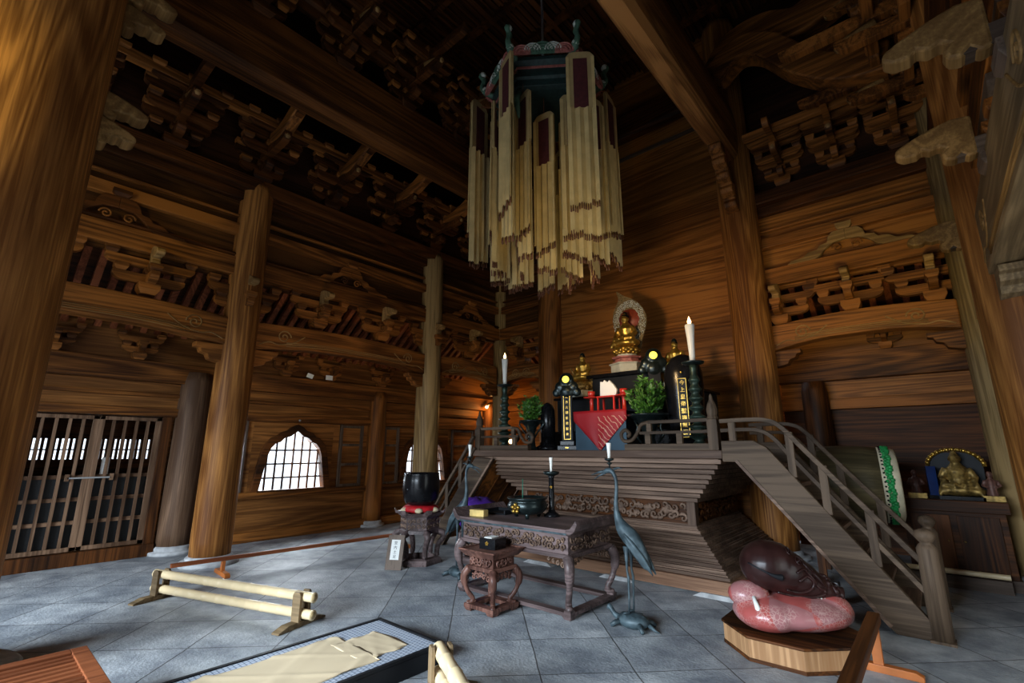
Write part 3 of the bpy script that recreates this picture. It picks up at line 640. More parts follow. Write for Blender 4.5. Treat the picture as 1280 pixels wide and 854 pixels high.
# frog-leg struts (kaerumata) on the upper wall
def frogleg(label, x, y, a, s=1.0, mat='wood_x'):
    t = thing('frog_leg_strut', label, 'strut', (x, y, 4.38), math.radians(a))
    half = [(0.0, 0.38), (0.16, 0.37), (0.22, 0.30), (0.24, 0.22), (0.34, 0.20), (0.38, 0.14), (0.50, 0.13), (0.58, 0.06), (0.74, 0.05), (0.8, 0.0), (0.42, 0.0), (0.34, 0.04), (0.28, 0.12), (0.16, 0.2), (0.0, 0.22)]
    g = MB()
    o = [(p * s, q) for p, q in half]
    g.prism(o, T(0, -0.06, 0) @ XZ, 0.07); g.prism([(-p, q) for p, q in o][::-1], T(0, -0.06, 0) @ XZ, 0.07)
    g.build('strut_body', mat, t, bevel=0.008)
    blk(MB(), (0, -0.06, 0.37), 0.2, 0.09).build('bearing_block', mat, t)
    for sg in (-1, 1): MB().tube([(sg * p[0], -0.1, p[1]) for p in spiral(0.12, 0.1, 0.07, 1.4, 1)], 0.012, 5).build('carved_scroll', 'wood_x', t)
    return t
frogleg('frog leg strut on the upper wall above the near curved beam', XL - 0.0, 0.85, 90, 1.0, 'dark_x')
f0 = frogleg('frog leg strut on the upper wall between the two tall left columns', XL - 0.0, 4.2, 90)
dup(f0, (XL, 7.25, 4.38), PI / 2, 'frog leg strut on the upper wall near the back left corner')
frogleg('yellowish frog leg strut on the wall of the right bay', -0.55, YB, 0, 1.0, 'carve')

# upper three-tier bracket complexes on the wall plate
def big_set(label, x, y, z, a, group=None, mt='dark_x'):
    t = thing('bracket_complex', label, 'bracket', (x, y, z), math.radians(a), group)
    blk(MB(), (0, 0, 0), 0.30, 0.18).build('base_block', mt, t, bevel=0.005)
    zz = 0.16
    for k, (wd, st) in enumerate(((0.66, 0.0), (0.86, 0.30), (0.98, 0.60))):
        MB().prism(arm_outline(0.5 + 0.62 * k, 0.14), T(0, -0.14 - 0.26 * k, zz + 0.0) @ rotz(PI / 2) @ XZ, 0.11).build('bracket_arm', mt, t, bevel=0.006)
        for kk in range(k + 1):
            yy = -0.3 * kk
            if kk < k - 1: continue
            MB().prism(arm_outline(wd, 0.13), T(0, yy, zz + 0.02) @ XZ, 0.10).build('bracket_arm', mt, t, bevel=0.006)
            for dx in (-wd / 2 + 0.08, 0, wd / 2 - 0.08): blk(MB(), (dx, yy, zz + 0.14), 0.16, 0.10).build('bearing_block', 'wood_x', t, bevel=0.004)
        zz += 0.24
    MB().tube([(0, -0.55, zz - 0.28), (0, -0.8, zz - 0.34), (0, -0.95, zz - 0.42)], [0.07, 0.06, 0.04], 6).build('tail_nosing', 'carve', t)
    return t
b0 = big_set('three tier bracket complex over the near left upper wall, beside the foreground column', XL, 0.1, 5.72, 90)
nm = ['second', 'third', 'fourth', 'fifth', 'sixth', 'seventh']
for k, y in enumerate((1.3, 2.5, 3.7, 4.9, 6.1, 7.3)):
    dup(b0, (XL, y, 5.72), PI / 2, '%s three tier bracket complex along the left upper wall counted from the foreground column' % nm[k])
dup(b0, (-6.9, YB, 5.72), 0, 'three tier bracket complex in the back left corner bay')
b1 = big_set('left of three bracket complexes high in the right bay', -1.25, YB, 5.76, 0, None, 'wood_x'); b1.scale = (0.8, 0.62, 1.0)
for k, (x, lb) in enumerate(((-0.5, 'middle'), (0.25, 'right'))):
    dup(b1, (x, YB, 5.76), 0, '%s of three bracket complexes high in the right bay' % lb)
for k, (y, lb) in enumerate(((7.3, 'farthest'), (6.15, 'second farthest'), (4.9, 'third'), (3.7, 'nearest'))):
    dup(b1, (XR, y, 5.72), -PI / 2, '%s upper bracket complex along the right row at the top right' % lb, scale=(1, 1, 1))
dup(b1, (XR - 0.1, 7.45, 6.55), -PI / 2, 'second storey of bracketing stacked at the top right corner', scale=(1, 1, 1))
dup(b1, (XR - 0.1, 7.45, 7.35), -PI / 2, 'third storey of bracketing stacked at the top right corner', scale=(1, 1, 1))
for k, y in enumerate((0.5, 1.7, 2.9, 4.1, 5.3, 6.5)):
    dup(b0, (XM1 + 0.05, y, 7.22), PI / 2, 'dim bracket complex standing on the dark left tie beam', 'brackets on the left tie beam')
g = MB().box(-3, 8.2, -0.66, -0.54, 0, 0.14).box(-3, 8.2, -0.36, -0.26, 0.26, 0.34)
w = struct(g, 'trim_%d' % tn, 'wood_x', bevel=0.01); w.location = (XL, 0, 6.42); w.rotation_euler = (0, 0, PI / 2); tn += 1
g = MB().box(-8.0, -1.5, -0.66, -0.54, 0, 0.14)
w = struct(g, 'trim_%d' % tn, 'wood_x', bevel=0.01); w.location = (XR, 0, 6.42); w.rotation_euler = (0, 0, -PI / 2); tn += 1
g = MB().box(0.3, XR - XM2, -0.66, -0.56, 0, 0.12)
w = struct(g, 'trim_%d' % tn, 'wood_x', bevel=0.01); w.location = (XM2, YB, 6.45); tn += 1
# short curved ties between the left brackets and the great beam
def shrimp(label, path, wds, y, thick, mat='wood_x'):
    g = MB().prism(ribbon(smooth(path, 5), [wds[0] + (wds[1] - wds[0]) * k / (5 * (len(path) - 1)) for k in range(5 * (len(path) - 1) + 1)]), XZ, thick)
    o = g.build('curved_tie', mat, bevel=0.03); o.location = (0, y, 0); return tag(o, label, 'beam')
for k, (y, lb) in enumerate(((2.5, 'nearest'), (3.7, 'second'), (4.9, 'third'), (6.1, 'farthest'))):
    shrimp('%s short curved tie between the left brackets and the dark tie beam' % lb, [(-7.25, 6.35), (-6.95, 6.32), (-6.6, 6.42), (-6.2, 6.62)], (0.16, 0.26), y, 0.17)
shrimp('upper S curved shrimp tie at the top right', [(-1.95, 7.7), (-1.6, 8.15), (-1.15, 8.2), (-0.7, 8.0), (-0.2, 8.15), (0.35, 8.5)], (0.46, 0.54), 7.55, 0.34)
shrimp('lower S curved shrimp tie sweeping down to the right brackets', [(-1.85, 7.45), (-1.45, 7.72), (-1.05, 7.55), (-0.65, 7.0), (-0.2, 6.62), (0.3, 6.5)], (0.36, 0.42), 7.2, 0.34)
# stepped corbel under the right tie beam on its column
t = thing('stepped_corbel', 'stepped carved corbel climbing from the altar column to the reddish tie beam', 'bracket', (XM2, YB - 0.5, 5.35))
for k in range(5):
    g = MB(); g.prism([(0.08, 0), (-0.05, 0), (-0.14, 0.05), (-0.17, 0.12), (-0.13, 0.17), (-0.2, 0.22), (0.08, 0.24)], T(0, -0.13 * k, 0.2 * k) @ YZ, 0.2); g.build('corbel_step', 'wood_z', t, bevel=0.02)

# ================================================================ ALTAR
AX, AY = -3.68, 5.45
al = thing('altar_platform', 'large stepped wooden altar platform with waisted mouldings and a carved frieze', 'altar', (AX, AY, 0))
HW, DP = 1.93, 2.32
MB().box(-HW, HW, 0, DP, 1.41, 1.50).build('top_slab', 'altar_x', al, bevel=0.008)
n = 9
for k in range(n):
    z1 = 1.41 - k * 0.058; ins = 0.03 + 0.058 * k
    g = MB().box(-HW + ins, HW - ins, ins, DP, z1 - 0.058, z1 - 0.012).box(-HW + ins + 0.035, HW - ins - 0.035, ins + 0.035, DP, z1 - 0.018, z1 + 0.002)
    g.build('upper_moulding', 'altar_x', al, bevel=0.004)
MB().box(-HW + 0.59, HW - 0.59, 0.59, DP, 0.62, 0.90).build('frieze_core', 'dark_x', al)
MB().box(HW - 0.66, HW - 0.555, 0.555, 0.66, 0.60, 0.89).build('frieze_corner_post', 'altar_z', al, bevel=0.004)
MB().box(-HW + 0.555, -HW + 0.66, 0.555, 0.66, 0.60, 0.89).build('frieze_corner_post', 'altar_z', al, bevel=0.004)
random.seed(3)
g = MB()
def swirls(g, x0, x1, z0, z1, y, step, axis='x', r=0.045, tr=0.010):
    x = x0 + r
    while x < x1 - r * 0.5:
        for zc in (z0 + (z1 - z0) * 0.28, z0 + (z1 - z0) * 0.72):
            cx = x + random.uniform(-0.3, 0.3) * step; cz = zc + random.uniform(-0.1, 0.1) * (z1 - z0)
            rr = r * random.uniform(0.7, 1.15); fl = random.choice((-1, 1)); a0 = random.uniform(0, 6)
            pts = spiral(cx, cz, rr, 1.1, fl, 11, a0)
            P = [((p[0], y - 0.006 - 0.012 * math.sin(3 * k / len(pts)), p[1]) if axis == 'x' else (y + 0.006 + 0.012 * math.sin(3 * k / len(pts)), p[0], p[1])) for k, p in enumerate(pts)]
            g.tube(P, [tr * (1.5 - k / len(pts)) for k in range(len(pts))], 5)
        x += step
swirls(g, -HW + 0.68, HW - 0.68, 0.64, 0.87, 0.585, 0.075, 'x', 0.055, 0.015)
for x, r in ((0.35, 0.07), (0.75, 0.06), (-0.5, 0.06), (1.0, 0.05)): g.ball((x, 0.58, 0.76), r, 10, (1, 0.5, 1))
g.build('carved_frieze', 'altar_x', al)
g = MB(); swirls(g, 0.68, DP - 0.2, 0.64, 0.87, HW - 0.585, 0.075, 'y', 0.055, 0.015); g.build('carved_side_frieze', 'dark_y', al)
n = 10
for k in range(n):
    z1 = 0.62 - k * 0.046; ins = 0.545 - 0.054 * k
    g = MB().box(-HW + ins, HW - ins, ins, DP, z1 - 0.046, z1 - 0.010).box(-HW + ins + 0.03, HW - ins - 0.03, ins + 0.03, DP, z1 - 0.012, z1 + 0.003)
    g.build('lower_moulding', 'altar_x', al, bevel=0.004)
MB().box(-HW - 0.01, HW + 0.01, -0.01, DP, 0.03, 0.165).build('plinth', 'plinth_x', al, bevel=0.006)
for x in (-1.75, -0.6, 0.6, 1.75): MB().frus((x, 0.1), (0.24, 0.16), (0.16, 0.14), 0.0, 0.04).build('foot_stone', 'stone', al)

# railing pieces on the platform edge
def altar_rail(label, x_new, x_end):
    d = 1 if x_end > x_new else -1
    t = thing('altar_railing', label, 'railing', (x_new, AY + 0.08, 1.50))
    L = abs(x_end - x_new)
    MB().box(-0.055, 0.055, -0.055, 0.055, 0.0, 0.34).lathe([(0.055, 0.34), (0.062, 0.36), (0.05, 0.38), (0.058, 0.41), (0.06, 0.45), (0.045, 0.51), (0.022, 0.56), (0.018, 0.60), (0.004, 0.63)], 14).build('newel_post', 'stair_z', t, bevel=0.006)
    def B(a, b, z, h, w, nm): g = MB().box(min(d * a, d * b), max(d * a, d * b), -w / 2, w / 2, z, z + h); return g.build(nm, 'stair_x', t, bevel=0.004)
    B(0.05, L, 0.0, 0.075, 0.09, 'bottom_rail'); B(0.05, L - 0.2, 0.19, 0.035, 0.05, 'middle_rail'); B(0.05, L - 0.32, 0.315, 0.04, 0.06, 'top_rail')
    for u in (0.36, 0.72): B(L * u - 0.035, L * u + 0.035, 0.075, 0.12, 0.05, 'rail_strut')
    B(L * 0.70 - 0.03, L * 0.70 + 0.03, 0.22, 0.1, 0.05, 'rail_strut')
    c = smooth([(L - 0.34, 0.335), (L - 0.22, 0.31), (L - 0.17, 0.22), (L - 0.08, 0.12), (L + 0.03, 0.12), (L + 0.06, 0.20), (L - 0.0, 0.25), (L - 0.06, 0.20), (L - 0.03, 0.165)], 4)
    MB().tube([(d * p[0], 0, p[1]) for p in c], 0.024, 8).build('scroll_end', 'stair_x', t)
    return t
altar_rail('low wooden railing with scrolled end on the left front of the altar', -5.54, -4.5)
altar_rail('low wooden railing with scrolled end on the right front of the altar', -1.84, -2.93)

# stairs at either end
def stair(label, landing=True):
    t = thing('altar_stair', label, 'stair', (0, AY, 0))
    o = [(-1.58, 1.37), (-1.21, 1.405), (-0.22, 0.13), (-0.18, 0.0), (-0.47, 0.0), (-0.53, 0.06)] if not landing else [(-1.74, 1.38), (-1.74, 1.60), (-1.42, 1.60), (-1.30, 1.53), (-0.22, 0.13), (-0.18, 0.0), (-0.47, 0.0), (-0.53, 0.06), (-1.60, 1.38)]
    for y in (0.0, 1.1):
        s_ = MB().prism(o, T(0, y, 0) @ XZ, 0.07).build('stringer', 'stair_x', t, bevel=0.008)
        MB().bar((-1.60, y - 0.04, 1.395), (-0.50, y - 0.04, 0.055), 0.02, 0.03).build('stringer_moulding', 'altar_x', s_)
        tr = smooth([(-1.74, 1.81), (-1.45, 1.815), (-1.27, 1.80), (-1.14, 1.72), (-0.9, 1.42), (-0.2, 0.56)], 5)[0 if landing else 15:]
        MB().prism(ribbon(tr, 0.045), T(0, y, 0) @ XZ, 0.06).build('handrail', 'stair_x', t, bevel=0.006)
        tr = smooth([(-1.74, 1.71), (-1.50, 1.715), (-1.35, 1.70), (-1.22, 1.61), (-1.0, 1.32), (-0.2, 0.32)], 5)[0 if landing else 17:]
        MB().prism(ribbon(tr, 0.04), T(0, y, 0) @ XZ, 0.045).build('middle_rail', 'stair_x', t, bevel=0.005)
        for x, zt in ((-1.62, 1.80), (-1.09, 1.68), (-0.84, 1.36), (-0.53, 0.98)):
            if not landing and x < -1.0: continue
            zb = 1.58 if x < -1.5 else 0.13 + (-0.22 - x) * 1.30 - 0.02
            MB().box(x - 0.035, x + 0.035, y - 0.025, y + 0.025, zb, zt).build('baluster', 'stair_z', t, bevel=0.005)
        MB().box(-0.26, -0.10, y - 0.08, y + 0.08, 0, 0.02).lathe([(0.074, 0.0), (0.072, 0.70), (0.055, 0.73), (0.04, 0.745), (0.045, 0.755), (0.068, 0.785), (0.072, 0.81), (0.06, 0.84), (0.03, 0.855), (0.005, 0.86)], 24, (-0.18, y, 0)).build('newel_post', 'stair_z', t)
    for k in range(0 if landing else 3, 7):
        z = 1.36 - k * 0.2; x = -1.52 + k * 0.165
        MB().box(x - 0.02, x + 0.22, 0.035, 1.065, z - 0.04, z).build('tread', 'altar_y', t, bevel=0.004)
    MB().bar((-1.56, 0.55, 1.36), (-0.56, 0.55, 0.13), 1.0, 0.02).build('underside_board', 'wood_x', t)
    for y in (0.35, 0.7): MB().bar((-1.58, y, 1.375), (-0.58, y, 0.145), 0.03, 0.035).build('underside_batten', 'dark_x', t)
    return t
st1 = stair('wooden altar stair with curved handrails descending to the right behind the fish drum')
st2 = stair('wooden altar stair descending to the left behind the bell stand', False); st2.location = (2 * AX + 0.64, AY + 0.0, 0); st2.scale = (-1, 1, 1)

# ---- dais and things on the platform
PZ = 1.50
t = thing('altar_dais', 'black lacquered tiered dais at the back of the altar', 'dais', (-3.66, 7.15, PZ))
MB().box(-1.3, 1.3, -0.65, 0.55, 0, 0.30).build('lower_tier', 'black', t, bevel=0.01)
MB().box(-1.2, 1.2, -0.40, 0.55, 0.30, 0.84).build('middle_tier', 'blackmatt', t, bevel=0.01)
MB().box(-1.25, 1.25, -0.44, 0.55, 0.84, 0.88).build('middle_ledge', 'black', t, bevel=0.008)
MB().box(-0.5, 0.5, -0.36, 0.55, 0.88, 1.16).build('upper_tier', 'blackmatt', t, bevel=0.01)
MB().box(-0.58, 0.58, -0.42, 0.55, 1.16, 1.22).build('upper_ledge', 'black', t, bevel=0.008)

def seated(g, z, s=1.0, hand='lap'):   # continuous seated figure, facing -y
    V = lambda x, y, zz: (x * s, y * s, z + zz * s)
    g.ball(V(0, 0, 0.07), s, 14, (0.22, 0.16, 0.075)).ball(V(-0.15, -0.04, 0.06), s, 10, (0.09, 0.10, 0.06)).ball(V(0.15, -0.04, 0.06), s, 10, (0.09, 0.10, 0.06))
    g.tube([V(0, 0.02, 0.06), V(0, 0.03, 0.2), V(0, 0.02, 0.31), V(0, 0.01, 0.37), V(0, 0, 0.42)], [0.13 * s, 0.10 * s, 0.115 * s, 0.07 * s, 0.035 * s], 12)
    g.ball(V(0, -0.01, 0.46), s, 14, (0.055, 0.06, 0.07)).ball(V(0, 0.0, 0.52), s, 10, (0.035, 0.035, 0.04))
    g.ball(V(0, -0.07, 0.455), s, 8, (0.012, 0.014, 0.02))
    for d in (-1, 1):
        g.tube([V(d * 0.10, 0.01, 0.33), V(d * 0.155, 0.0, 0.22), V(d * 0.13, -0.08, 0.14), V(d * 0.03, -0.13, 0.13)], [0.045 * s, 0.045 * s, 0.035 * s, 0.028 * s], 8)
        g.ball(V(d * 0.057, 0, 0.45), s, 6, (0.012, 0.02, 0.03))
        g.tube([V(d * 0.13, -0.05, 0.2), V(d * 0.17, -0.09, 0.08), V(d * 0.2, -0.12, 0.0)], [0.04 * s, 0.03 * s, 0.02 * s], 6)
    for k in range(4): g.tube([V(-0.09 + 0.02 * k, -0.09 - 0.005 * k, 0.27 - 0.05 * k), V(0, -0.115, 0.2 - 0.035 * k), V(0.09 - 0.02 * k, -0.09 - 0.005 * k, 0.27 - 0.05 * k)], 0.008 * s, 5)
    return g
# central Buddha
t = thing('buddha_statue', 'central gilded seated statue in front of a flame shaped filigree halo', 'statue', (-3.66, 7.1, PZ + 1.22))
MB().lathe([(0.30, 0), (0.30, 0.02), (0.27, 0.03), (0.27, 0.15), (0.30, 0.165), (0.30, 0.18)], 6, rot=PI / 6, smooth=False).build('white_base', 'plaster', t, bevel=0.006)
MB().lathe([(0.25, 0.18), (0.25, 0.205), (0.2, 0.215), (0.2, 0.25), (0.25, 0.26), (0.26, 0.285)], 8, smooth=False).build('red_pedestal', 'pink', t, bevel=0.004)
MB().lathe([(0.16, 0.285), (0.17, 0.33), (0.14, 0.35)], 16).build('gilded_waist', 'whitep', t)
g = MB()
for lay, (r, zz) in enumerate(((0.17, 0.36), (0.20, 0.39), (0.17, 0.42))):
    for k in range(14):
        a = 2 * PI * (k + lay * 0.5) / 14; g.ball((r * math.cos(a), r * math.sin(a), zz), 0.05, 8, (0.9, 0.9, 0.75))
g.lathe([(0.16, 0.33), (0.18, 0.36), (0.17, 0.44)], 16).build('lotus_seat', 'gold', t)
seated(MB(), 0.45, 1.10).build('statue_body', 'gold', t, remesh=0.011)
MB().ball((0, 0.012, 0.995), 0.076, 14, (0.92, 0.95, 0.68)).ball((0, 0.012, 1.05), 0.04, 10).build('hair', 'black', t)
o = smooth([(0, 0.40), (-0.16, 0.44), (-0.21, 0.62), (-0.29, 0.85), (-0.32, 1.02), (-0.29, 1.18), (-0.22, 1.30), (-0.19, 1.40), (-0.22, 1.54), (-0.08, 1.43), (0.08, 1.34), (0.22, 1.20), (0.31, 1.02), (0.30, 0.85), (0.22, 0.60), (0.16, 0.44), (0, 0.40)], 4)[:-1]
MB().prism(o, T(0, 0.17, 0) @ XZ, 0.02).build('flame_halo', 'halo', t)
MB().lathe([(0.001, 0), (0.19, 0), (0.19, 0.01), (0.001, 0.012)], 28, m=T(0, 0.158, 0.98) @ Matrix.Rotation(PI / 2, 4, 'X')).build('halo_disc', 'halored', t)
g = MB(); random.seed(5)
for k in range(88):
    a = PI * 2 * (k % 44) / 44; r = (0.27 if k < 44 else 0.215)
    zc = 0.95 + ((0.34 if math.sin(a) > 0 else 0.42) - (0.06 if k >= 44 else 0)) * math.sin(a); xc = r * math.cos(a) * (0.75 if zc < 0.7 else 1.0)
    g.tube([(p[0], 0.148, p[1]) for p in spiral(xc, zc, 0.035, 1.0, random.choice((-1, 1)), 8, random.uniform(0, 6))], 0.007, 4)
g.build('halo_filigree', 'whitep', t)
# flanking bodhisattvas on beasts
def beast_statue(label, x, flip, beastmat):
    t = thing('bodhisattva_statue', label, 'statue', (x, 6.95, PZ + 0.88), 0)
    MB().lathe([(0.25, 0), (0.25, 0.11)], 6, smooth=False).build('white_base', 'plaster', t, bevel=0.006)
    g = MB().ball((0, 0, 0.2), 1, 12, (0.20, 0.11, 0.10)).ball((flip * 0.22, -0.04, 0.26), 1, 10, (0.10, 0.09, 0.10)).ball((flip * 0.30, -0.07, 0.22), 1, 8, (0.05, 0.05, 0.045)).ball((-flip * 0.2, 0, 0.25), 1, 8, (0.07, 0.05, 0.09))
    for dx in (-0.15, 0.14):
        for dy in (-0.08, 0.07): g.tube([(dx, dy, 0.2), (dx + 0.02 * flip, dy - 0.02, 0.12)], [0.05, 0.04], 8)
    g.build('beast_body', beastmat, t, remesh=0.012)
    seated(MB(), 0.29, 0.88).build('rider_body', 'gold', t, remesh=0.010)
    MB().ball((0, 0.0, 0.74), 0.045, 10, (1, 1, 1.3)).lathe([(0.05, 0.70), (0.055, 0.72), (0.03, 0.75)], 10).build('crown', 'darkbronze', t)
    g = MB().tube([(flip * 0.1, -0.12, 0.4), (flip * 0.16, -0.14, 0.52)], 0.012, 6); g.build('held_sceptre', 'oldgold', t)
    return t
beast_statue('smaller gilded statue riding a beast left of the central halo statue', -4.44, -1, 'oldgold')
beast_statue('smaller gilded statue riding a beast right of the central statue, behind the black tablet', -2.78, 1, 'gold')

# front table with red triangular cloth
t = thing('altar_table', 'dark offering table on the altar hung with a blue cloth', 'table', (-3.54, 6.15, PZ))
MB().box(-0.42, 0.42, -0.2, 0.2, 0.50, 0.54).build('table_top', 'black', t, bevel=0.006)
MB().box(-0.40, 0.40, -0.18, 0.18, 0.0, 0.50).build('table_body', 'blackmatt', t)
MB().box(-0.41, 0.41, -0.215, -0.20, 0.0, 0.5).build('blue_cloth', 'blue', t)
c = MB(); nn = 12
def tri_cloth():
    g = MB(); vs = []; fs = []
    for i in range(nn + 1):
        for j in range(nn + 1):
            u = i / nn; v = j / nn; w = 0.43 * (1 - v * 0.98) if v > 0.33 else 0.43
            w = 0.43 if v < 0.25 else 0.43 * (1 - (v - 0.25) / 0.75 * 0.97)
            x = (u * 2 - 1) * w; z = 0.555 - v * 0.55
            vs.append((x, -0.235 + 0.008 * math.sin(u * 14 + v * 3), z))
    for i in range(nn):
        for j in range(nn): a = i * (nn + 1) + j; fs.append((a, a + 1, a + nn + 2, a + nn + 1))
    return g.add(vs, fs, True)
o = tri_cloth().build('red_cloth', 'waves', None, (-3.54, 6.15, PZ), solid=0.008); tag(o, 'red brocade cloth with pale waves hanging as a triangle at the altar centre', 'cloth')
def red_stand(label, x):
    t = thing('red_stand', label, 'stand', (x, 6.05, PZ + 0.54))
    MB().lathe([(0.05, 0), (0.03, 0.01), (0.028, 0.19), (0.035, 0.2)], 16).build('stem', 'red', t)
    MB().lathe([(0.03, 0.2), (0.115, 0.212), (0.12, 0.225), (0.11, 0.225), (0.03, 0.222)], 20).build('tray', 'red', t)
    MB().lathe([(0.045, 0.225), (0.055, 0.27), (0.055, 0.31), (0.045, 0.31)], 16).build('cup', 'red', t)
    return t
red_stand('red lacquer cup stand left of the white folded paper', -3.73); red_stand('red lacquer cup stand right of the white folded paper', -3.2)
t = thing('red_offering_table', 'small red lacquer table with slim legs under the white folded paper', 'table', (-3.46, 6.08, PZ + 0.54))
MB().box(-0.15, 0.15, -0.1, 0.1, 0.20, 0.225).build('table_top', 'red', t, bevel=0.004)
for sx in (-0.13, 0.13):
    for sy in (-0.08, 0.08): MB().box(sx - 0.012, sx + 0.012, sy - 0.012, sy + 0.012, 0, 0.2).build('leg', 'red', t)
g = MB().prism([(-0.13, 0), (0.13, 0), (0.15, 0.08), (0.10, 0.16), (0.03, 0.23), (0.0, 0.20), (-0.05, 0.24), (-0.07, 0.21), (-0.12, 0.22)], T(0, 0, 0) @ XZ, 0.05)
o = g.build('folded_paper', 'paper', None, (-3.46, 6.08, PZ + 0.765), bevel=0.008); tag(o, 'white folded paper offering standing on the small red table', 'paper')

def text_mesh(txt, size, name, mat, parent, loc, rot=(PI / 2, 0, 0), ext=0.002, line=1.0):
    cu = bpy.data.curves.new(name, 'FONT'); cu.body = txt; cu.size = size; cu.extrude = ext; cu.align_x = 'CENTER'; cu.space_line = line
    tmp = bpy.data.objects.new(name, cu); C.objects.link(tmp)
    dg = bpy.context.evaluated_depsgraph_get(); me = bpy.data.meshes.new_from_object(tmp.evaluated_get(dg))
    bpy.data.objects.remove(tmp); me.materials.clear(); me.materials.append(M[mat])
    o = bpy.data.objects.new(name, me); C.objects.link(o)
    if parent: o.parent = parent
    o.location = loc; o.rotation_euler = rot; return o
def vtext(t, txt, x, y, ztop, size, step, mat='gold', rot=(PI / 2, 0, 0)):
    return text_mesh('\n'.join(txt), size, 'gold_lettering' if mat == 'gold' else 'ink_lettering', mat, t, (x, y, ztop - size * 0.85), rot, 0.002, step / size)
M['goldtext'] = glow('gold_lettering', (0.95, 0.75, 0.12), 0.0)
# big black rounded tablet with eight gold characters
t = thing('memorial_tablet', 'big rounded black tablet with a framed column of gold characters beside the right candlestick', 'tablet', (-2.42, 6.27, PZ), math.radians(14))
MB().lathe([(0.30, 0), (0.30, 0.06), (0.24, 0.1)], 24, sy=0.7).build('base', 'black', t)
MB().lathe([(0.20, 0.1), (0.225, 0.4), (0.25, 0.8), (0.25, 1.0), (0.215, 1.13), (0.14, 1.23), (0.04, 1.27)], 28, sy=0.7).build('tablet_body', 'black', t)
g = MB().box(-0.055, 0.055, -0.196, -0.15, 0.16, 0.92); g.build('text_panel', 'blackmatt', t)
g = MB()
for a in ((-0.055, -0.049, 0.16, 0.92), (0.049, 0.055, 0.16, 0.92), (-0.055, 0.055, 0.16, 0.167), (-0.055, 0.055, 0.913, 0.92)): g.box(a[0], a[1], -0.201, -0.19, a[2], a[3])
g.build('gold_border', 'gold', t)
vtext(t, '今上皇帝聖壽無疆', 0, -0.198, 0.895, 0.068, 0.091)
MB().lathe([(0.001, 0), (0.016, 0), (0.016, 0.01), (0.001, 0.012)], 10, m=T(0, -0.19, 1.0) @ Matrix.Rotation(PI / 2, 4, 'X')).build('gold_stud', 'gold', t)
# slim black tablet at left with cloud head and emblem
def cloud_tablet(label, x, y, s, txt, em='gold'):
    t = thing('memorial_tablet', label, 'tablet', (x, y, PZ), math.radians(25))
    MB().box(-0.15 * s, 0.15 * s, -0.1, 0.1, 0, 0.07).box(-0.11 * s, 0.11 * s, -0.08, 0.08, 0.07, 0.14).build('base', 'black', t, bevel=0.008)
    MB().box(-0.085 * s, 0.085 * s, -0.03, 0.03, 0.14, 0.86).build('tablet_body', 'blackmatt', t, bevel=0.006)
    g = MB()
    for dx, dz, r in ((-0.16, 0.88, 0.07), (0.16, 0.88, 0.07), (-0.1, 0.97, 0.09), (0.1, 0.97, 0.09), (0, 1.08, 0.12), (0, 0.9, 0.12)): g.ball((dx * s, 0, dz), r * s, 12, (1, 0.55, 1))
    g.build('cloud_head', 'darkbronze', t, remesh=0.014)
    MB().lathe([(0.001, 0), (0.055 * s, 0), (0.05 * s, 0.014), (0.001, 0.018)], 20, m=T(0, -0.072 * s, 1.08) @ Matrix.Rotation(PI / 2, 4, 'X')).build('round_emblem', em, t)
    if txt:
        g = MB()
        for a in ((-0.052, -0.045, 0.16, 0.86), (0.045, 0.052, 0.16, 0.86), (-0.052, 0.052, 0.16, 0.167), (-0.052, 0.052, 0.853, 0.86)): g.box(a[0], a[1], -0.037, -0.028, a[2], a[3])
        g.build('gold_border', 'gold', t)
        vtext(t, txt, 0, -0.034, 0.835, 0.045, 0.082)
    MB().box(-0.025, 0.025, -0.108, -0.1, 0.03, 0.045).build('gold_plate', 'gold', t)
    return t
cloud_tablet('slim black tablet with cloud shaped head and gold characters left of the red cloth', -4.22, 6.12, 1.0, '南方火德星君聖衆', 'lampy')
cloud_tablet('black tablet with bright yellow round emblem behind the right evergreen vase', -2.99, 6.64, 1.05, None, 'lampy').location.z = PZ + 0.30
t = thing('black_urn', 'glossy black bullet shaped urn between left vase and slim tablet', 'urn', (-4.62, 6.15, PZ))
MB().lathe([(0.19, 0), (0.19, 0.05), (0.14, 0.08), (0.13, 0.12)], 20).build('base', 'black', t)
MB().lathe([(0.115, 0.12), (0.12, 0.45), (0.115, 0.62), (0.08, 0.71), (0.02, 0.75)], 24).build('urn_body', 'black', t)

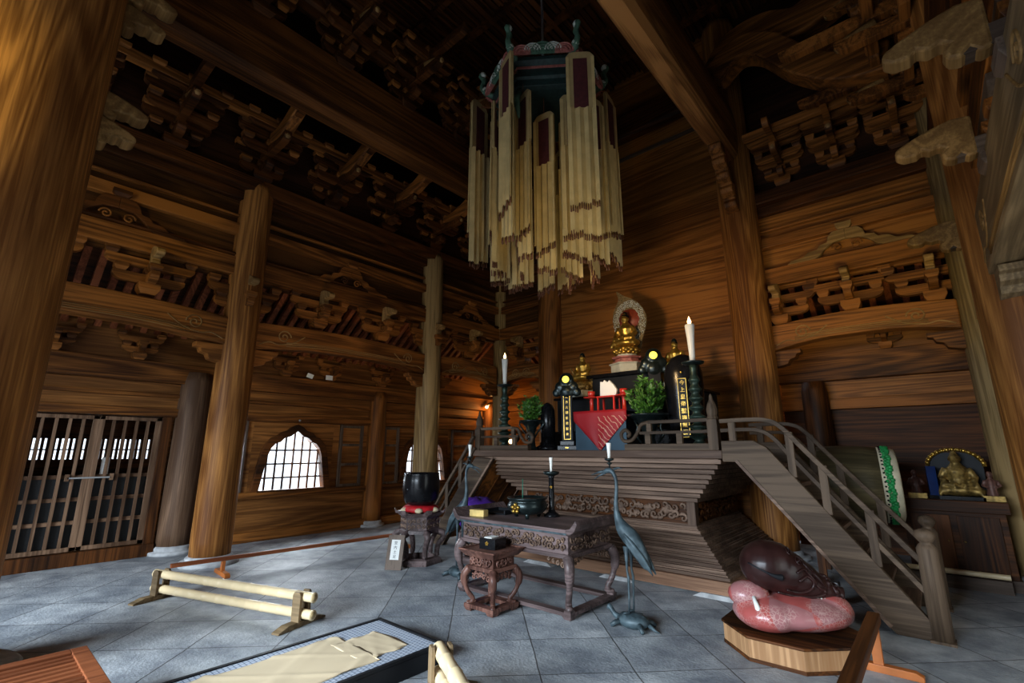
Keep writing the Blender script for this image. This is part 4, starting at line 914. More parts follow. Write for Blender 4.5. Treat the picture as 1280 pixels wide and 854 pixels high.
def leaf_cluster(g, n, c, rx, rz, ls, seed):
    random.seed(seed); ns = 22
    for k in range(ns):
        a = 2 * PI * k / ns + random.uniform(-0.3, 0.3); sp = random.uniform(0.15, 1.0); top = rz * (1.2 - 0.8 * sp * sp) * random.uniform(0.65, 1.2)
        p0 = Vector((0.03 * math.cos(a), 0.03 * math.sin(a), c[2] - rz * 1.05)); p1 = Vector((rx * sp * math.cos(a), rx * sp * math.sin(a), c[2] + top * 0.95))
        pm = p0 * 0.65 + p1 * 0.35 + Vector((0.75 * rx * sp * math.cos(a), 0.75 * rx * sp * math.sin(a), 0.0))
        path = [p0 * (1 - t) ** 2 + pm * 2 * t * (1 - t) + p1 * t * t for t in [i / 10 for i in range(11)]]
        g.tube([tuple(p) for p in path], 0.003, 3)
        for i in range(n // ns):
            t = random.uniform(0.12, 1.0); q = path[min(10, int(t * 10))] + Vector((random.uniform(-.01, .01), random.uniform(-.01, .01), random.uniform(-.01, .01)))
            d = Vector((math.cos(a) * 0.5 + random.uniform(-1, 1), math.sin(a) * 0.5 + random.uniform(-1, 1), random.uniform(0.1, 1.1))).normalized(); s = d.cross(Vector((random.uniform(-1, 1), random.uniform(-1, 1), random.uniform(-1, 1)))).normalized()
            L = ls * random.uniform(0.8, 1.5); w = L * 0.22; nrm = d.cross(s) * 0.008
            g.add([q, q + d * L * 0.5 + s * w + nrm, q + d * L, q + d * L * 0.5 - s * w + nrm], [(0, 1, 2), (0, 2, 3)])
    return g
t = thing('flower_vase', 'tall flared bronze vase of dark evergreen sprigs on the left of the altar', 'vase', (-4.84, 6.0, PZ))
MB().lathe([(0.13, 0), (0.13, 0.03), (0.07, 0.06), (0.055, 0.16), (0.06, 0.26), (0.09, 0.36), (0.16, 0.44), (0.20, 0.46), (0.19, 0.47), (0.08, 0.42)], 26).build('vase_body', 'darkbronze', t)
g = MB()
for d in (-1, 1): g.tube([(d * 0.15, 0, 0.43), (d * 0.24, 0, 0.45), (d * 0.25, 0, 0.40), (d * 0.13, 0, 0.28), (d * 0.07, 0, 0.2)], 0.014, 7)
g.build('vase_handles', 'darkbronze', t)
g = leaf_cluster(MB(), 760, (0, 0, 0.66), 0.185, 0.2, 0.06, 11)
for k in range(10): a = k * 0.63; g.tube([(0, 0, 0.42), (0.07 * math.cos(a), 0.07 * math.sin(a), 0.56), (0.15 * math.cos(a), 0.15 * math.sin(a), 0.72)], 0.005, 4)
g.build('evergreen_sprigs', 'leaf', t)
t = thing('flower_vase', 'wide bronze vase of light green evergreen sprigs on the right of the altar', 'vase', (-2.83, 6.0, PZ))
MB().lathe([(0.14, 0), (0.14, 0.03), (0.08, 0.07), (0.07, 0.18), (0.10, 0.28), (0.14, 0.36), (0.24, 0.44), (0.27, 0.45), (0.27, 0.47), (0.12, 0.44)], 26).build('vase_body', 'darkbronze', t)
g = MB()
for d in (-1, 1): g.tube([(d * 0.2, 0, 0.40), (d * 0.16, 0, 0.3), (d * 0.2, 0, 0.2), (d * 0.12, 0, 0.1)], 0.016, 7)
g.build('vase_handles', 'darkbronze', t)
g = leaf_cluster(MB(), 900, (0, 0, 0.71), 0.23, 0.25, 0.07, 12)
for k in range(12): a = k * 0.53; g.tube([(0, 0, 0.42), (0.08 * math.cos(a), 0.08 * math.sin(a), 0.6), (0.17 * math.cos(a), 0.17 * math.sin(a), 0.82)], 0.005, 4)
g.build('evergreen_sprigs', 'leaf', t)

def candle(label, x, y, z, h, r, lit):
    t = thing('candle', label, 'candle', (x, y, z))
    MB().lathe([(r * 0.55, 0), (r * 0.62, h * 0.3), (r * 0.78, h * 0.65), (r, h * 0.97), (r * 0.9, h), (r * 0.3, h * 0.985)], 16).build('wax', 'white', t)
    MB().tube([(0, 0, h * 0.98), (0, 0, h + 0.02)], 0.004, 5).build('wick', 'blackmatt', t)
    if lit: MB().lathe([(0.004, h - 0.005), (0.022, h + 0.02), (0.026, h + 0.04), (0.014, h + 0.075), (0.002, h + 0.11)], 12).build('flame', 'flame', t)
    return t
def tall_stick(label, x, y):
    t = thing('candlestick', label, 'candlestick', (x, y, PZ))
    prof = [(0.17, 0), (0.17, 0.03), (0.12, 0.05), (0.07, 0.09)]
    for k in range(7):
        z = 0.12 + k * 0.115; r = 0.12 - k * 0.008
        prof += [(0.045, z), (r * 0.8, z + 0.03), (r, z + 0.045), (r * 0.95, z + 0.06), (0.055, z + 0.085)]
    prof += [(0.04, 0.93), (0.045, 1.0), (0.05, 1.05)]
    MB().lathe(prof, 20).build('turned_stem', 'greenbronze', t)
    MB().lathe([(0.05, 1.05), (0.13, 1.07), (0.14, 1.09), (0.13, 1.095), (0.05, 1.08)], 20).build('drip_pan', 'darkbronze', t)
    return t
tall_stick('tall verdigris candlestick on the left end of the altar', -5.40, 5.98)
candle('lit white candle on the left tall candlestick', -5.40, 5.98, PZ + 1.085, 0.46, 0.055, True)
tall_stick('tall verdigris candlestick on the right end of the altar', -2.16, 5.95)
candle('lit white candle on the right tall candlestick', -2.16, 5.95, PZ + 1.085, 0.50, 0.06, True)
t = thing('altar_spotlight', 'small glowing lamp behind the left altar railing', 'lamp', (-5.05, 5.75, PZ))
MB().lathe([(0.05, 0), (0.05, 0.015), (0.012, 0.02), (0.012, 0.1)], 14).build('lamp_stand', 'iron', t)
MB().ball((0, 0, 0.13), 0.05, 12, (1, 1, 0.7)).build('lamp_housing', 'iron', t); MB().ball((0.018, -0.03, 0.135), 0.035, 12).build('lamp_lens', 'lamp', t)
t = thing('wall_spotlight', 'small glowing lamp fixed to the dim back corner post of the left aisle', 'lamp', (LX + 0.27, 8.9, 2.62))
MB().tube([(0, 0.1, 0.06), (0, 0.02, 0.0)], 0.035, 10).build('lamp_housing', 'iron', t); MB().ball((0.01, 0.0, -0.02), 0.04, 10).build('lamp_lens', 'lamp', t)

# ---- cranes on turtles
def crane(label, x, y, rz):
    t = thing('bronze_crane', label, 'sculpture', (x, y, 0), rz)
    g = MB()
    g.tube(smooth([(-0.16, 0, 0.54), (-0.10, 0, 0.62), (-0.02, 0, 0.72), (0.06, 0, 0.80), (0.10, 0, 0.87), (0.115, 0, 0.96), (0.10, 0, 1.06), (0.095, 0, 1.16), (0.11, 0, 1.25), (0.15, 0, 1.31), (0.20, 0, 1.315)], 4), None or [0.02 + 0 * k for k in range(41)], 12) if False else None
    P = smooth([(-0.18, 0, 0.50), (-0.11, 0, 0.62), (-0.03, 0, 0.72), (0.05, 0, 0.80), (0.095, 0, 0.88), (0.115, 0, 0.97), (0.11, 0, 1.07), (0.10, 0, 1.17), (0.11, 0, 1.25), (0.145, 0, 1.305), (0.195, 0, 1.31), (0.235, 0, 1.29)], 4)
    R = smooth([(0.025,), (0.055,), (0.078,), (0.066,), (0.038,), (0.024,), (0.018,), (0.016,), (0.017,), (0.023,), (0.025,), (0.012,)], 4)
    g.tube(P, [r[0] for r in R], 14)
    g.build('crane_body', 'bronze', t, subd=0)
    b = MB().tube([(0.21, 0, 1.305), (0.29, 0, 1.29), (0.37, 0, 1.265)], [0.016, 0.010, 0.003], 8).tube([(0.21, 0, 1.29), (0.28, 0, 1.262), (0.34, 0, 1.225)], [0.012, 0.008, 0.003], 8)
    b.tube([(0.12, 0, 1.325), (0.07, 0, 1.34), (0.03, 0, 1.33)], [0.012, 0.008, 0.003], 6); b.build('beak', 'bronze', t)
    for s in (-1, 1):
        w = MB()
        for k in range(5):
            w.tube(smooth([(0.04 - 0.01 * k, s * (0.052 + 0.004 * k), 0.79 - 0.022 * k), (-0.06 - 0.01 * k, s * (0.074 - 0.003 * k), 0.70 - 0.026 * k), (-0.16, s * 0.045, 0.57 - 0.014 * k), (-0.225 + 0.012 * k, s * 0.03, 0.45 + 0.012 * k)], 4), [0.008, 0.014, 0.018, 0.020, 0.020, 0.020, 0.019, 0.018, 0.016, 0.014, 0.012, 0.009, 0.005], 6)
        w.build('wing', 'bronze', t)
        l = MB().tube([(0.01, s * 0.045, 0.66), (0.01, s * 0.043, 0.55), (0.012, s * 0.042, 0.46), (0.0, s * 0.042, 0.40), (0.005, s * 0.042, 0.20), (0.01, s * 0.042, 0.115)], [0.028, 0.015, 0.0095, 0.0125, 0.008, 0.009], 8)
        for a in (-0.5, 0, 0.5): l.tube([(0.01, s * 0.042, 0.12), (0.06 * math.cos(a), s * 0.042 + 0.06 * math.sin(a), 0.112)], [0.009, 0.004], 6)
        l.build('leg', 'bronze', t)
    tt = MB().ball((0, 0, 0.052), 1, 20, (0.15, 0.105, 0.065)).build('turtle_shell', 'bronze', t)
    f = MB()
    for k in range(7):
        a = 2 * PI * k / 6; c = (0.075 * math.cos(a) * (k < 6), 0.06 * math.sin(a) * (k < 6), 0)
        f.lathe([(0.034, 0.098 if k < 6 else 0.110), (0.026, 0.104 if k < 6 else 0.116)], 6, (c[0], c[1], 0), smooth=False)
    f.build('shell_plates', 'bronze', tt)
    MB().tube(smooth([(0.13, 0, 0.05), (0.18, 0, 0.07), (0.215, 0, 0.11), (0.245, 0, 0.125)], 3), [0.03, 0.028, 0.026, 0.024, 0.022, 0.021, 0.022, 0.024, 0.028, 0.018], 10).build('turtle_head', 'bronze', t)
    for sx, sy in ((1, 1), (1, -1), (-1, 1), (-1, -1)): MB().tube([(sx * 0.09, sy * 0.06, 0.045), (sx * 0.125, sy * 0.105, 0.035), (sx * 0.15, sy * 0.125, 0.012)], [0.026, 0.022, 0.016], 8).build('turtle_leg', 'bronze', t)
    MB().tube([(-0.15, 0, 0.04), (-0.2, 0.01, 0.02), (-0.25, 0.02, 0.01)], [0.02, 0.012, 0.004], 7).build('turtle_tail', 'bronze', t)
    MB().tube([(0.165, 0, 1.33), (0.165, 0, 1.40)], 0.008, 6).lathe([(0.01, 1.365), (0.03, 1.38), (0.012, 1.39)], 12, (0.165, 0, 0)).lathe([(0.012, 1.395), (0.042, 1.41), (0.046, 1.425), (0.02, 1.42)], 14, (0.165, 0, 0)).build('candle_socket', 'darkbronze', t)
    return t
cr = crane('bronze crane on a turtle standing right of the long table, beak turned left', -2.21, 4.13, PI)
candle('unlit white candle on the right crane head', -2.375, 4.13, 1.42, 0.15, 0.024, False)
c2 = dup(cr, (-4.62, 4.28, 0), 0, 'bronze crane on a turtle standing left of the long table, beak turned right')
candle('unlit white candle on the left crane head', -4.455, 4.28, 1.42, 0.15, 0.024, False)

# ---- carved tables
def ctable(label, x, y, w, d, h, mat, ap=0.2, lr=0.035, top_curl=False, name='carved_table'):
    t = thing(name, label, 'table', (x, y, 0))
    if top_curl:
        MB().box(-w / 2 + 0.03, w / 2 - 0.03, -d / 2, d / 2, h - 0.045, h).build('table_top', mat, t, bevel=0.006)
        for s in (-1, 1):
            o = [(0, -0.045), (0.05, -0.045), (0.10, -0.01), (0.13, 0.05), (0.115, 0.09), (0.085, 0.05), (0.05, 0.012), (0, 0.0)]
            o = [(s * (w / 2 - 0.045 + p[0]), h + p[1]) for p in o]
            MB().prism(o if s > 0 else o[::-1], XZ, d).build('curled_end', 'bronze' if False else mat, t, bevel=0.006)
        MB().box(-w / 2 + 0.03, w / 2 - 0.03, -d / 2 - 0.004, -d / 2 + 0.01, h - 0.047, h - 0.03).build('metal_edge', 'bronze', t)
    else:
        MB().frus((0, 0), (w / 2 - 0.02, d / 2 - 0.02), (w / 2 + 0.03, d / 2 + 0.03), h - 0.06, h).build('table_top', mat, t, bevel=0.004)
        g = MB()
        for a in ((-w / 2 - 0.03, w / 2 + 0.03, -d / 2 - 0.03, -d / 2 - 0.01), (-w / 2 - 0.03, w / 2 + 0.03, d / 2 + 0.01, d / 2 + 0.03), (-w / 2 - 0.03, -w / 2 - 0.01, -d / 2, d / 2), (w / 2 + 0.01, w / 2 + 0.03, -d / 2, d / 2)): g.box(a[0], a[1], a[2], a[3], h, h + 0.012)
        g.build('raised_rim', mat, t)
    hw, hd = w / 2 - 0.05, d / 2 - 0.05; z1 = h - 0.055; z0 = z1 - ap
    MB().box(-hw, hw, -hd, hd, z0, z1).build('apron', mat, t)
    g = MB()
    st = 0.055
    swirls(g, -hw + 0.02, hw - 0.02, z0 + 0.02, z1 - 0.015, -hd, st, 'x', 0.03, 0.008)
    n_ = MB(); swirls(g, -hd + 0.02, hd - 0.02, z0 + 0.02, z1 - 0.015, hw, st, 'y', 0.03, 0.008)
    g.build('apron_carving', 'altar_x' if mat == 'table' else mat, t)
    MB().frus((0, 0), (hw + 0.03, hd + 0.03), (hw + 0.02, hd + 0.02), z0 - 0.035, z0).build('waist_moulding', mat, t, bevel=0.005)
    for sx, sy in ((1, 1), (1, -1), (-1, 1), (-1, -1)):
        bx, by = sx * hw, sy * hd; u = Vector((sx, sy, 0)).normalized(); H = z0 - 0.03
        path = smooth([(0.0, H), (0.045, H * 0.86), (0.05, H * 0.7), (0.015, H * 0.45), (-0.035, H * 0.28), (-0.03, H * 0.2), (0.0, H * 0.16)], 4)
        pts = [(bx + u.x * p[0], by + u.y * p[0], p[1]) for p in path]; nn_ = len(pts)
        g = MB().tube(pts, [lr * (1.5 - 0.7 * k / nn_) if k < nn_ * 0.4 else lr * (0.75 + 0.2 * k / nn_) for k in range(nn_)], 8)
        g.ball((pts[-1][0], pts[-1][1], pts[-1][2]), lr * 1.1, 8); g.tube([(p[0] - u.x * 0.03, p[1] - u.y * 0.03, p[2] + 0.005) for p in pts[-6:]], lr * 0.5, 6)
        g.box(pts[-1][0] - lr, pts[-1][0] + lr, pts[-1][1] - lr, pts[-1][1] + lr, 0.04, pts[-1][2])
        g.build('leg', mat, t)
    g = MB(); nn_ = 9
    for s_, ax, half, oth in ((-1, 'x', hw, hd), (1, 'x', hw, hd), (1, 'y', hd, hw), (-1, 'y', hd, hw)):
        for s2 in (-1, 1):
            for k in range(4):
                c = half - 0.06 - 0.055 * k; zc = z0 - 0.05 - (0.05 - 0.012 * k)
                pts = spiral(s2 * c, zc, 0.03 - 0.004 * k, 1.1, s2, 8, 1.0)
                g.tube([((p[0], s_ * oth, p[1]) if ax == 'x' else (s_ * oth, p[0], p[1])) for p in pts], 0.008, 5)
    g.build('carved_spandrels', 'altar_x' if mat == 'table' else mat, t)
    g = MB(); b = hw + 0.035; c = hd + 0.035; k = 0.045
    g.box(-b, b, -c, -c + k * 2, 0.03, 0.065).box(-b, b, c - k * 2, c, 0.03, 0.065).box(-b, -b + k * 2, -c + k * 2, c - k * 2, 0.03, 0.065).box(b - k * 2, b, -c + k * 2, c - k * 2, 0.03, 0.065)
    for sx, sy in ((1, 1), (1, -1), (-1, 1), (-1, -1)): g.frus((sx * (b - 0.05), sy * (c - 0.05)), (0.035, 0.035), (0.05, 0.05), 0, 0.03)
    g.build('base_frame', mat, t, bevel=0.004)
    return t
ctable('long dark carved incense table with curled ends in front of the altar', -3.43, 4.28, 1.52, 0.86, 0.775, 'table', 0.17, 0.036, True)
ctable('small reddish carved table holding the black box, in front of the long table', -3.465, 3.655, 0.42, 0.40, 0.55, 'smalltable', 0.09, 0.027)
TZ = 0.775
t = thing('incense_burner', 'dark bronze bowl incense burner with gold plum blossom crest on the long table', 'incense burner', (-3.52, 4.28, TZ))
MB().lathe([(0.10, 0.035), (0.17, 0.05), (0.215, 0.09), (0.225, 0.13), (0.205, 0.17), (0.20, 0.185), (0.225, 0.20), (0.225, 0.215), (0.195, 0.215), (0.19, 0.17)], 32).build('bowl', 'darkbronze', t)
for k in range(3):
    a = 2 * PI * k / 3 - 0.9; MB().tube([(0.13 * math.cos(a), 0.13 * math.sin(a), 0.06), (0.15 * math.cos(a), 0.15 * math.sin(a), 0.03), (0.14 * math.cos(a), 0.14 * math.sin(a), 0.0)], [0.035, 0.022, 0.02], 8).build('foot', 'darkbronze', t)
MB().lathe([(0.001, 0.16), (0.19, 0.16), (0.19, 0.19), (0.001, 0.195)], 24).build('ash', plain('incense_ash', (0.45, 0.43, 0.4), 0.9), t)
def plum(parent, c, nrm, r, mat='gold'):
    g = MB(); n_ = Vector(nrm).normalized(); u = n_.cross(Vector((0, 0, 1))).normalized(); v = u.cross(n_)
    for k in range(5):
        a = PI / 2 + 2 * PI * k / 5; p = Vector(c) + (u * math.cos(a) + v * math.sin(a)) * r * 0.62; g.ball(tuple(p), r * 0.38, 8, (1, 1, 1))
    g.ball(c, r * 0.22, 8); return g.build('plum_crest', mat, parent)
plum(t, (0.0, -0.225, 0.115), (0, -1, 0), 0.06).rotation_euler = (0, 0, math.radians(5))
o = MB().tube([(0, 0, 0), (0, 0, 0.22)], 0.0045, 6).build('incense_stick', plain('green_incense', (0.02, 0.2, 0.12), 0.6), None, (-3.57, 4.26, TZ + 0.19)); tag(o, 'thin green incense stick standing in the bronze burner', 'incense')
t = thing('candlestick', 'slim black candlestick with gold crest behind the incense burner', 'candlestick', (-3.36, 4.52, TZ))
MB().lathe([(0.09, 0), (0.09, 0.02), (0.045, 0.05), (0.032, 0.08), (0.030, 0.42), (0.04, 0.44)], 18).build('stem', 'black', t)
MB().lathe([(0.04, 0.44), (0.085, 0.46), (0.095, 0.485), (0.08, 0.49), (0.03, 0.475)], 20).build('drip_pan', 'darkbronze', t)
plum(t, (0.016, -0.03, 0.32), (0.5, -1, 0), 0.018)
candle('unlit white candle on the slim black candlestick', -3.36, 4.52, TZ + 0.475, 0.17, 0.022, False)
o = MB().box(-0.10, 0.10, -0.045, 0.045, 0, 0.07).build('wooden_box', plain('pale_gold_wood', (0.66, 0.47, 0.16), 0.4), None, (-4.0, 4.0, TZ), bevel=0.004); tag(o, 'pale golden wooden box on the left front of the long table', 'box'); o.rotation_euler = (0, 0, 0.12)
g = MB().box(-0.16, 0.16, -0.12, 0.12, 0, 0.015); g.box(-0.16, 0.16, 0.10, 0.12, 0.015, 0.05).box(0.14, 0.16, -0.12, 0.12, 0.015, 0.05).box(-0.16, -0.14, -0.12, 0.12, 0.015, 0.05)
o = g.build('black_tray', 'blackmatt', None, (-3.98, 4.36, TZ), bevel=0.004); tag(o, 'black lacquer tray behind the pale golden box', 'tray')
t = thing('incense_box', 'square black box with gold crest on the small carved table', 'box', (-3.46, 3.66, 0.553), 0.12)
MB().box(-0.095, 0.095, -0.095, 0.095, 0, 0.10).build('box_body', 'black', t, bevel=0.004)
MB().box(-0.06, 0.03, -0.06, 0.06, 0.10, 0.106).build('paper_slip', 'paper', t)
plum(t, (-0.0, -0.097, 0.055), (0, -1, 0), 0.022)

# ---- bell bowl on hexagonal stand
def hexstand(label, x, y, rz, mat='table', h=0.66):
    t = thing('carved_stand', label, 'stand', (x, y, 0), rz)
    R0 = 0.33
    MB().lathe([(R0 - 0.05, h - 0.05), (R0, h - 0.01), (R0 + 0.005, h)], 6, smooth=False).build('stand_top', mat, t, bevel=0.004)
    for k in range(6):
        a = 2 * PI * k / 6
        MB().prism([(0, 0), (0.07, 0.0), (0.095, 0.06), (0.05, 0.03), (0, 0.025)], T(R0 * 0.8 * math.cos(a), R0 * 0.8 * math.sin(a), h - 0.01) @ rotz(a) @ XZ, 0.09).build('upturned_corner', mat, t, bevel=0.004)
    MB().lathe([(R0 - 0.06, h - 0.22), (R0 - 0.06, h - 0.05)], 6, smooth=False).build('apron', mat, t)
    g = MB(); ap = (R0 - 0.06) * math.cos(PI / 6)
    for k in range(6):
        a = 2 * PI * (k + 0.5) / 6; c, s = math.cos(a), math.sin(a)
        for i in range(4):
            for zc in (h - 0.17, h - 0.10):
                pts = spiral(-0.1 + 0.065 * i, zc, 0.03, 1.1, (-1) ** i, 8, i + zc * 9)
                g.tube([(ap * c - s * p[0], ap * s + c * p[0], p[1]) for p in pts], 0.008, 5)
    g.build('apron_carving', 'altar_x', t)
    MB().lathe([(R0 - 0.03, h - 0.26), (R0 - 0.04, h - 0.22)], 6, smooth=False).build('waist_moulding', mat, t)
    for k in range(6):
        a = 2 * PI * k / 6; c, s = math.cos(a), math.sin(a); H = h - 0.25
        path = smooth([(R0 - 0.08, H), (R0 + 0.0, H * 0.93), (R0 + 0.0, H * 0.8), (R0 - 0.06, H * 0.6), (R0 - 0.08, H * 0.35), (R0 - 0.07, 0.09)], 4)
        MB().tube([(p[0] * c, p[0] * s, p[1]) for p in path], [0.05 - 0.018 * i / len(path) for i in range(len(path))], 6).build('leg', mat, t)
    g = MB()
    MB().lathe([(R0 - 0.02, 0.0), (R0 - 0.02, 0.07), (R0 - 0.1, 0.09), (R0 - 0.1, 0.0)], 6, smooth=False).build('base_ring', mat, t, bevel=0.006)
    return t
hs = hexstand('hexagonal carved stand under the black bell bowl', -5.57, 4.41, math.radians(-48.8 + 30))
g = MB().lathe([(0.20, 0.0), (0.25, 0.02), (0.26, 0.05), (0.22, 0.085), (0.1, 0.09)], 12).build('bell_cushion', 'redcloth', None, (-5.57, 4.41, 0.662)); tag(g, 'red and cream cushion ring under the black bell bowl', 'cushion')
cc = MB()
for k in range(6):
    a = 2 * PI * k / 6 + 0.3; cc.ball((0.235 * math.cos(a), 0.235 * math.sin(a), 0.035), 0.06, 10, (1, 1, 0.6))
cc.build('cream_patch', 'cream', g)
t = thing('bell_bowl', 'large glossy black bell bowl on the red cushion', 'bell', (-5.57, 4.41, 0.755), 0)
MB().lathe([(0.14, 0.0), (0.21, 0.02), (0.245, 0.10), (0.26, 0.22), (0.255, 0.34), (0.245, 0.41), (0.25, 0.43), (0.235, 0.43), (0.225, 0.36), (0.1, 0.1), (0.01, 0.08)], 36).build('bowl', 'black', t)
MB().ball((0.03, -0.26, 0.22), 0.008, 6).build('rivet', 'iron', t)
dup(hs, (-5.02, 5.0, 0), 0.2, 'darker carved stand behind the bell bowl, draped with purple cloth', scale=(0.8, 0.8, 0.95))
g = MB(); random.seed(4)
vs = []; fs = []; nn = 24
for i in range(6):
    for k in range(nn):
        r = (0.02, 0.14, 0.25, 0.285, 0.30, 0.31)[i]; z = (0.16, 0.15, 0.09, 0.0, -0.10, -0.18)[i]
        rr = r * (1 + (0.08 * math.sin(k * 2.1) if i > 2 else 0)); vs.append((rr * math.cos(2 * PI * k / nn), rr * math.sin(2 * PI * k / nn), z + 0.02 * math.sin(k * 1.3 + i)))
for i in range(5):
    for k in range(nn): fs.append((i * nn + k, i * nn + (k + 1) % nn, (i + 1) * nn + (k + 1) % nn, (i + 1) * nn + k))
o = g.add(vs, fs, True).build('purple_cloth', 'purple', None, (-5.02, 5.0, 0.67), solid=0.008); tag(o, 'purple cloth draped over the stand behind the bell bowl', 'cloth')
t = thing('sign_board', 'small grey board with white written paper leaning on the bell stand', 'sign', (-5.47, 3.93, 0), math.radians(33))
m_ = Matrix.Rotation(math.radians(-14), 4, 'X')
MB().box(-0.11, 0.11, -0.015, 0.015, 0, 0.42, m_).build('board', 'grey_z', t)
MB().box(-0.06, 0.06, -0.019, -0.015, 0.12, 0.36, m_).build('paper_sheet', 'paper', t)
x_ = text_mesh('堂\n内\n土\n足', 0.045, 'ink_lettering', 'blackmatt', t, (0, 0, 0), (0, 0, 0), 0.0005, 1.2)
x_.location = m_ @ Vector((0, -0.0205, 0.305)); x_.rotation_euler = (PI / 2 - math.radians(14), 0, 0)

# ---- low barriers
def barrier(label, p, length, rz, z, w, h, mat, footmat, feet):
    t = thing('barrier_rail', label, 'barrier', (p[0], p[1], 0), rz)
    MB().box(0, length, -w / 2, w / 2, z - h, z).build('rail', mat, t, bevel=0.006)
    for f in feet:
        MB().box(f - 0.02, f + 0.02, -0.03, 0.03, 0.0, z - h).build('post', footmat, t, bevel=0.003)
        MB().prism([(-0.24, 0), (0.24, 0), (0.24, 0.03), (0.2, 0.05), (-0.2, 0.05), (-0.24, 0.03)], T(f, 0, 0) @ YZ, 0.06).build('foot', footmat, t, bevel=0.004)
    return t
barrier('long low reddish barrier rail in front of the left columns', (-6.90, 1.85), 3.55, math.radians(86), 0.21, 0.05, 0.045, 'red_x', 'orange', (0.55, 3.1))
barrier('dark barrier rail with orange feet at the bottom right', (-0.52, 4.60), 2.3, math.radians(-90), 0.35, 0.075, 0.07, 'dark_x', 'orange', (0.12, 2.1))

def bamboo(g, p0, p1, r, mat_parent=None):
    p0, p1 = Vector(p0), Vector(p1); L = (p1 - p0).length; n_ = int(L / 0.2); pts = []; rad = []
    for k in range(n_ + 1):
        for dd, rr in ((-0.012, 1.0), (-0.004, 1.07), (0.004, 1.07), (0.012, 1.0)):
            u = min(1, max(0, k / n_ + dd / L));
            if pts and (p0.lerp(p1, u) - Vector(pts[-1])).length < 1e-4: continue
            pts.append(tuple(p0.lerp(p1, u))); rad.append(r * rr)
    g.tube(pts, rad, 14); return g
def bamboo_stand(label, x, y, rz, L, over=(0.1, 0.14), r=0.040):
    t = thing('bamboo_barrier', label, 'barrier', (x, y, 0), rz)
    for z, nm in ((0.235, 'bamboo_pole'), (0.095, 'bamboo_pole')):
        p = bamboo(MB(), (-L / 2 - over[0], 0, z), (L / 2 + over[1], 0, z), r).build(nm, 'bamboo', t)
        MB().lathe([(r * 0.72, 0), (r * 0.72, 0.004)], 14, m=T(L / 2 + over[1] + 0.0005, 0, z) @ Matrix.Rotation(PI / 2, 4, 'Y')).build('hollow_end', 'node', p)
    for s in (-1, 1):
        X = s * L / 2
        for sy in (-1, 1):
            MB().prism([(-0.045, 0.03), (0.045, 0.03), (0.045, 0.255), (0.03, 0.28), (-0.03, 0.28), (-0.045, 0.255)], T(X, sy * (r + 0.014), 0) @ XZ, 0.024).build('upright', 'beam_pale', t, bevel=0.003)
        MB().prism([(-0.26, 0), (0.26, 0), (0.26, 0.015), (0.16, 0.045), (-0.16, 0.045), (-0.26, 0.015)], T(X, 0, 0) @ YZ, 0.085).build('foot', 'beam_pale', t, bevel=0.003)
    return t
bamboo_stand('low barrier of two bamboo poles on wooden feet, lying across the left floor', -5.37, 1.93, math.radians(18.2), 1.96)
bamboo_stand('low bamboo pole barrier cut by the bottom edge beside the long tray', -1.74, 1.83, math.radians(-27), 1.9, (0.06, 0.1), 0.045)

# ---- long tray with mat
t = thing('prayer_platform', 'long low black framed platform with blue patterned mat in the foreground', 'platform', (-3.31, 1.45, 0))
g = MB().box(-0.41, 0.41, -1.15, 1.12, 0.0, 0.115); g.build('frame', 'blackmatt', t, bevel=0.006)
g = MB().box(-0.41, -0.375, -1.15, 1.12, 0.115, 0.135).box(0.375, 0.41, -1.15, 1.12, 0.115, 0.135).box(-0.375, 0.375, 1.085, 1.12, 0.115, 0.135).box(-0.375, 0.375, -1.15, -1.115, 0.115, 0.135)
g.build('raised_rim', 'blackmatt', t, bevel=0.004)
MB().box(-0.372, 0.372, -1.11, 1.08, 0.115, 0.127).build('patterned_mat', 'tray', t)
def wrinkled(x0, x1, y0, y1, z, nx, ny, amp, seed, skew=0):
    random.seed(seed); ph = [random.uniform(0, 6) for _ in range(6)]; vs = []; fs = []
    for j in range(ny + 1):
        for i in range(nx + 1):
            u, v = i / nx, j / ny; e = 0.012 * math.sin(v * 13 + ph[0]) + skew * v
            x = x0 + (x1 - x0) * u + (e if i in (0, nx) else e * 0.5); y = y0 + (y1 - y0) * v + 0.02 * math.sin(u * 5 + ph[1]) * (j == ny)
            w = sum(max(0, math.sin(v * f + u * s_ + p)) ** 12 for f, s_, p in ((15, 7, ph[2]), (27, -9, ph[3]), (9, 5, ph[4]))) * amp * (0.35 + 0.65 * abs(2 * u - 1))
            vs.append((x, y, z + w + 0.002))
    for j in range(ny):
        for i in range(nx): a = j * (nx + 1) + i; fs.append((a, a + 1, a + nx + 2, a + nx + 1))
    return MB().add(vs, fs, True)
o = wrinkled(-0.29, 0.30, -1.1, 0.66, 0.129, 24, 150, 0.007, 2).build('cream_cloth', 'mat', None, (-3.31, 1.45, 0), solid=0.004); tag(o, 'long wrinkled cream cloth laid on the patterned mat', 'cloth')
o = wrinkled(-0.17, 0.24, 0.55, 0.93, 0.1285, 12, 24, 0.004, 6).build('cream_cloth', 'mat', None, (-3.31, 1.45, 0), solid=0.0015); tag(o, 'short cream cloth tucked under the far end of the long one', 'cloth')

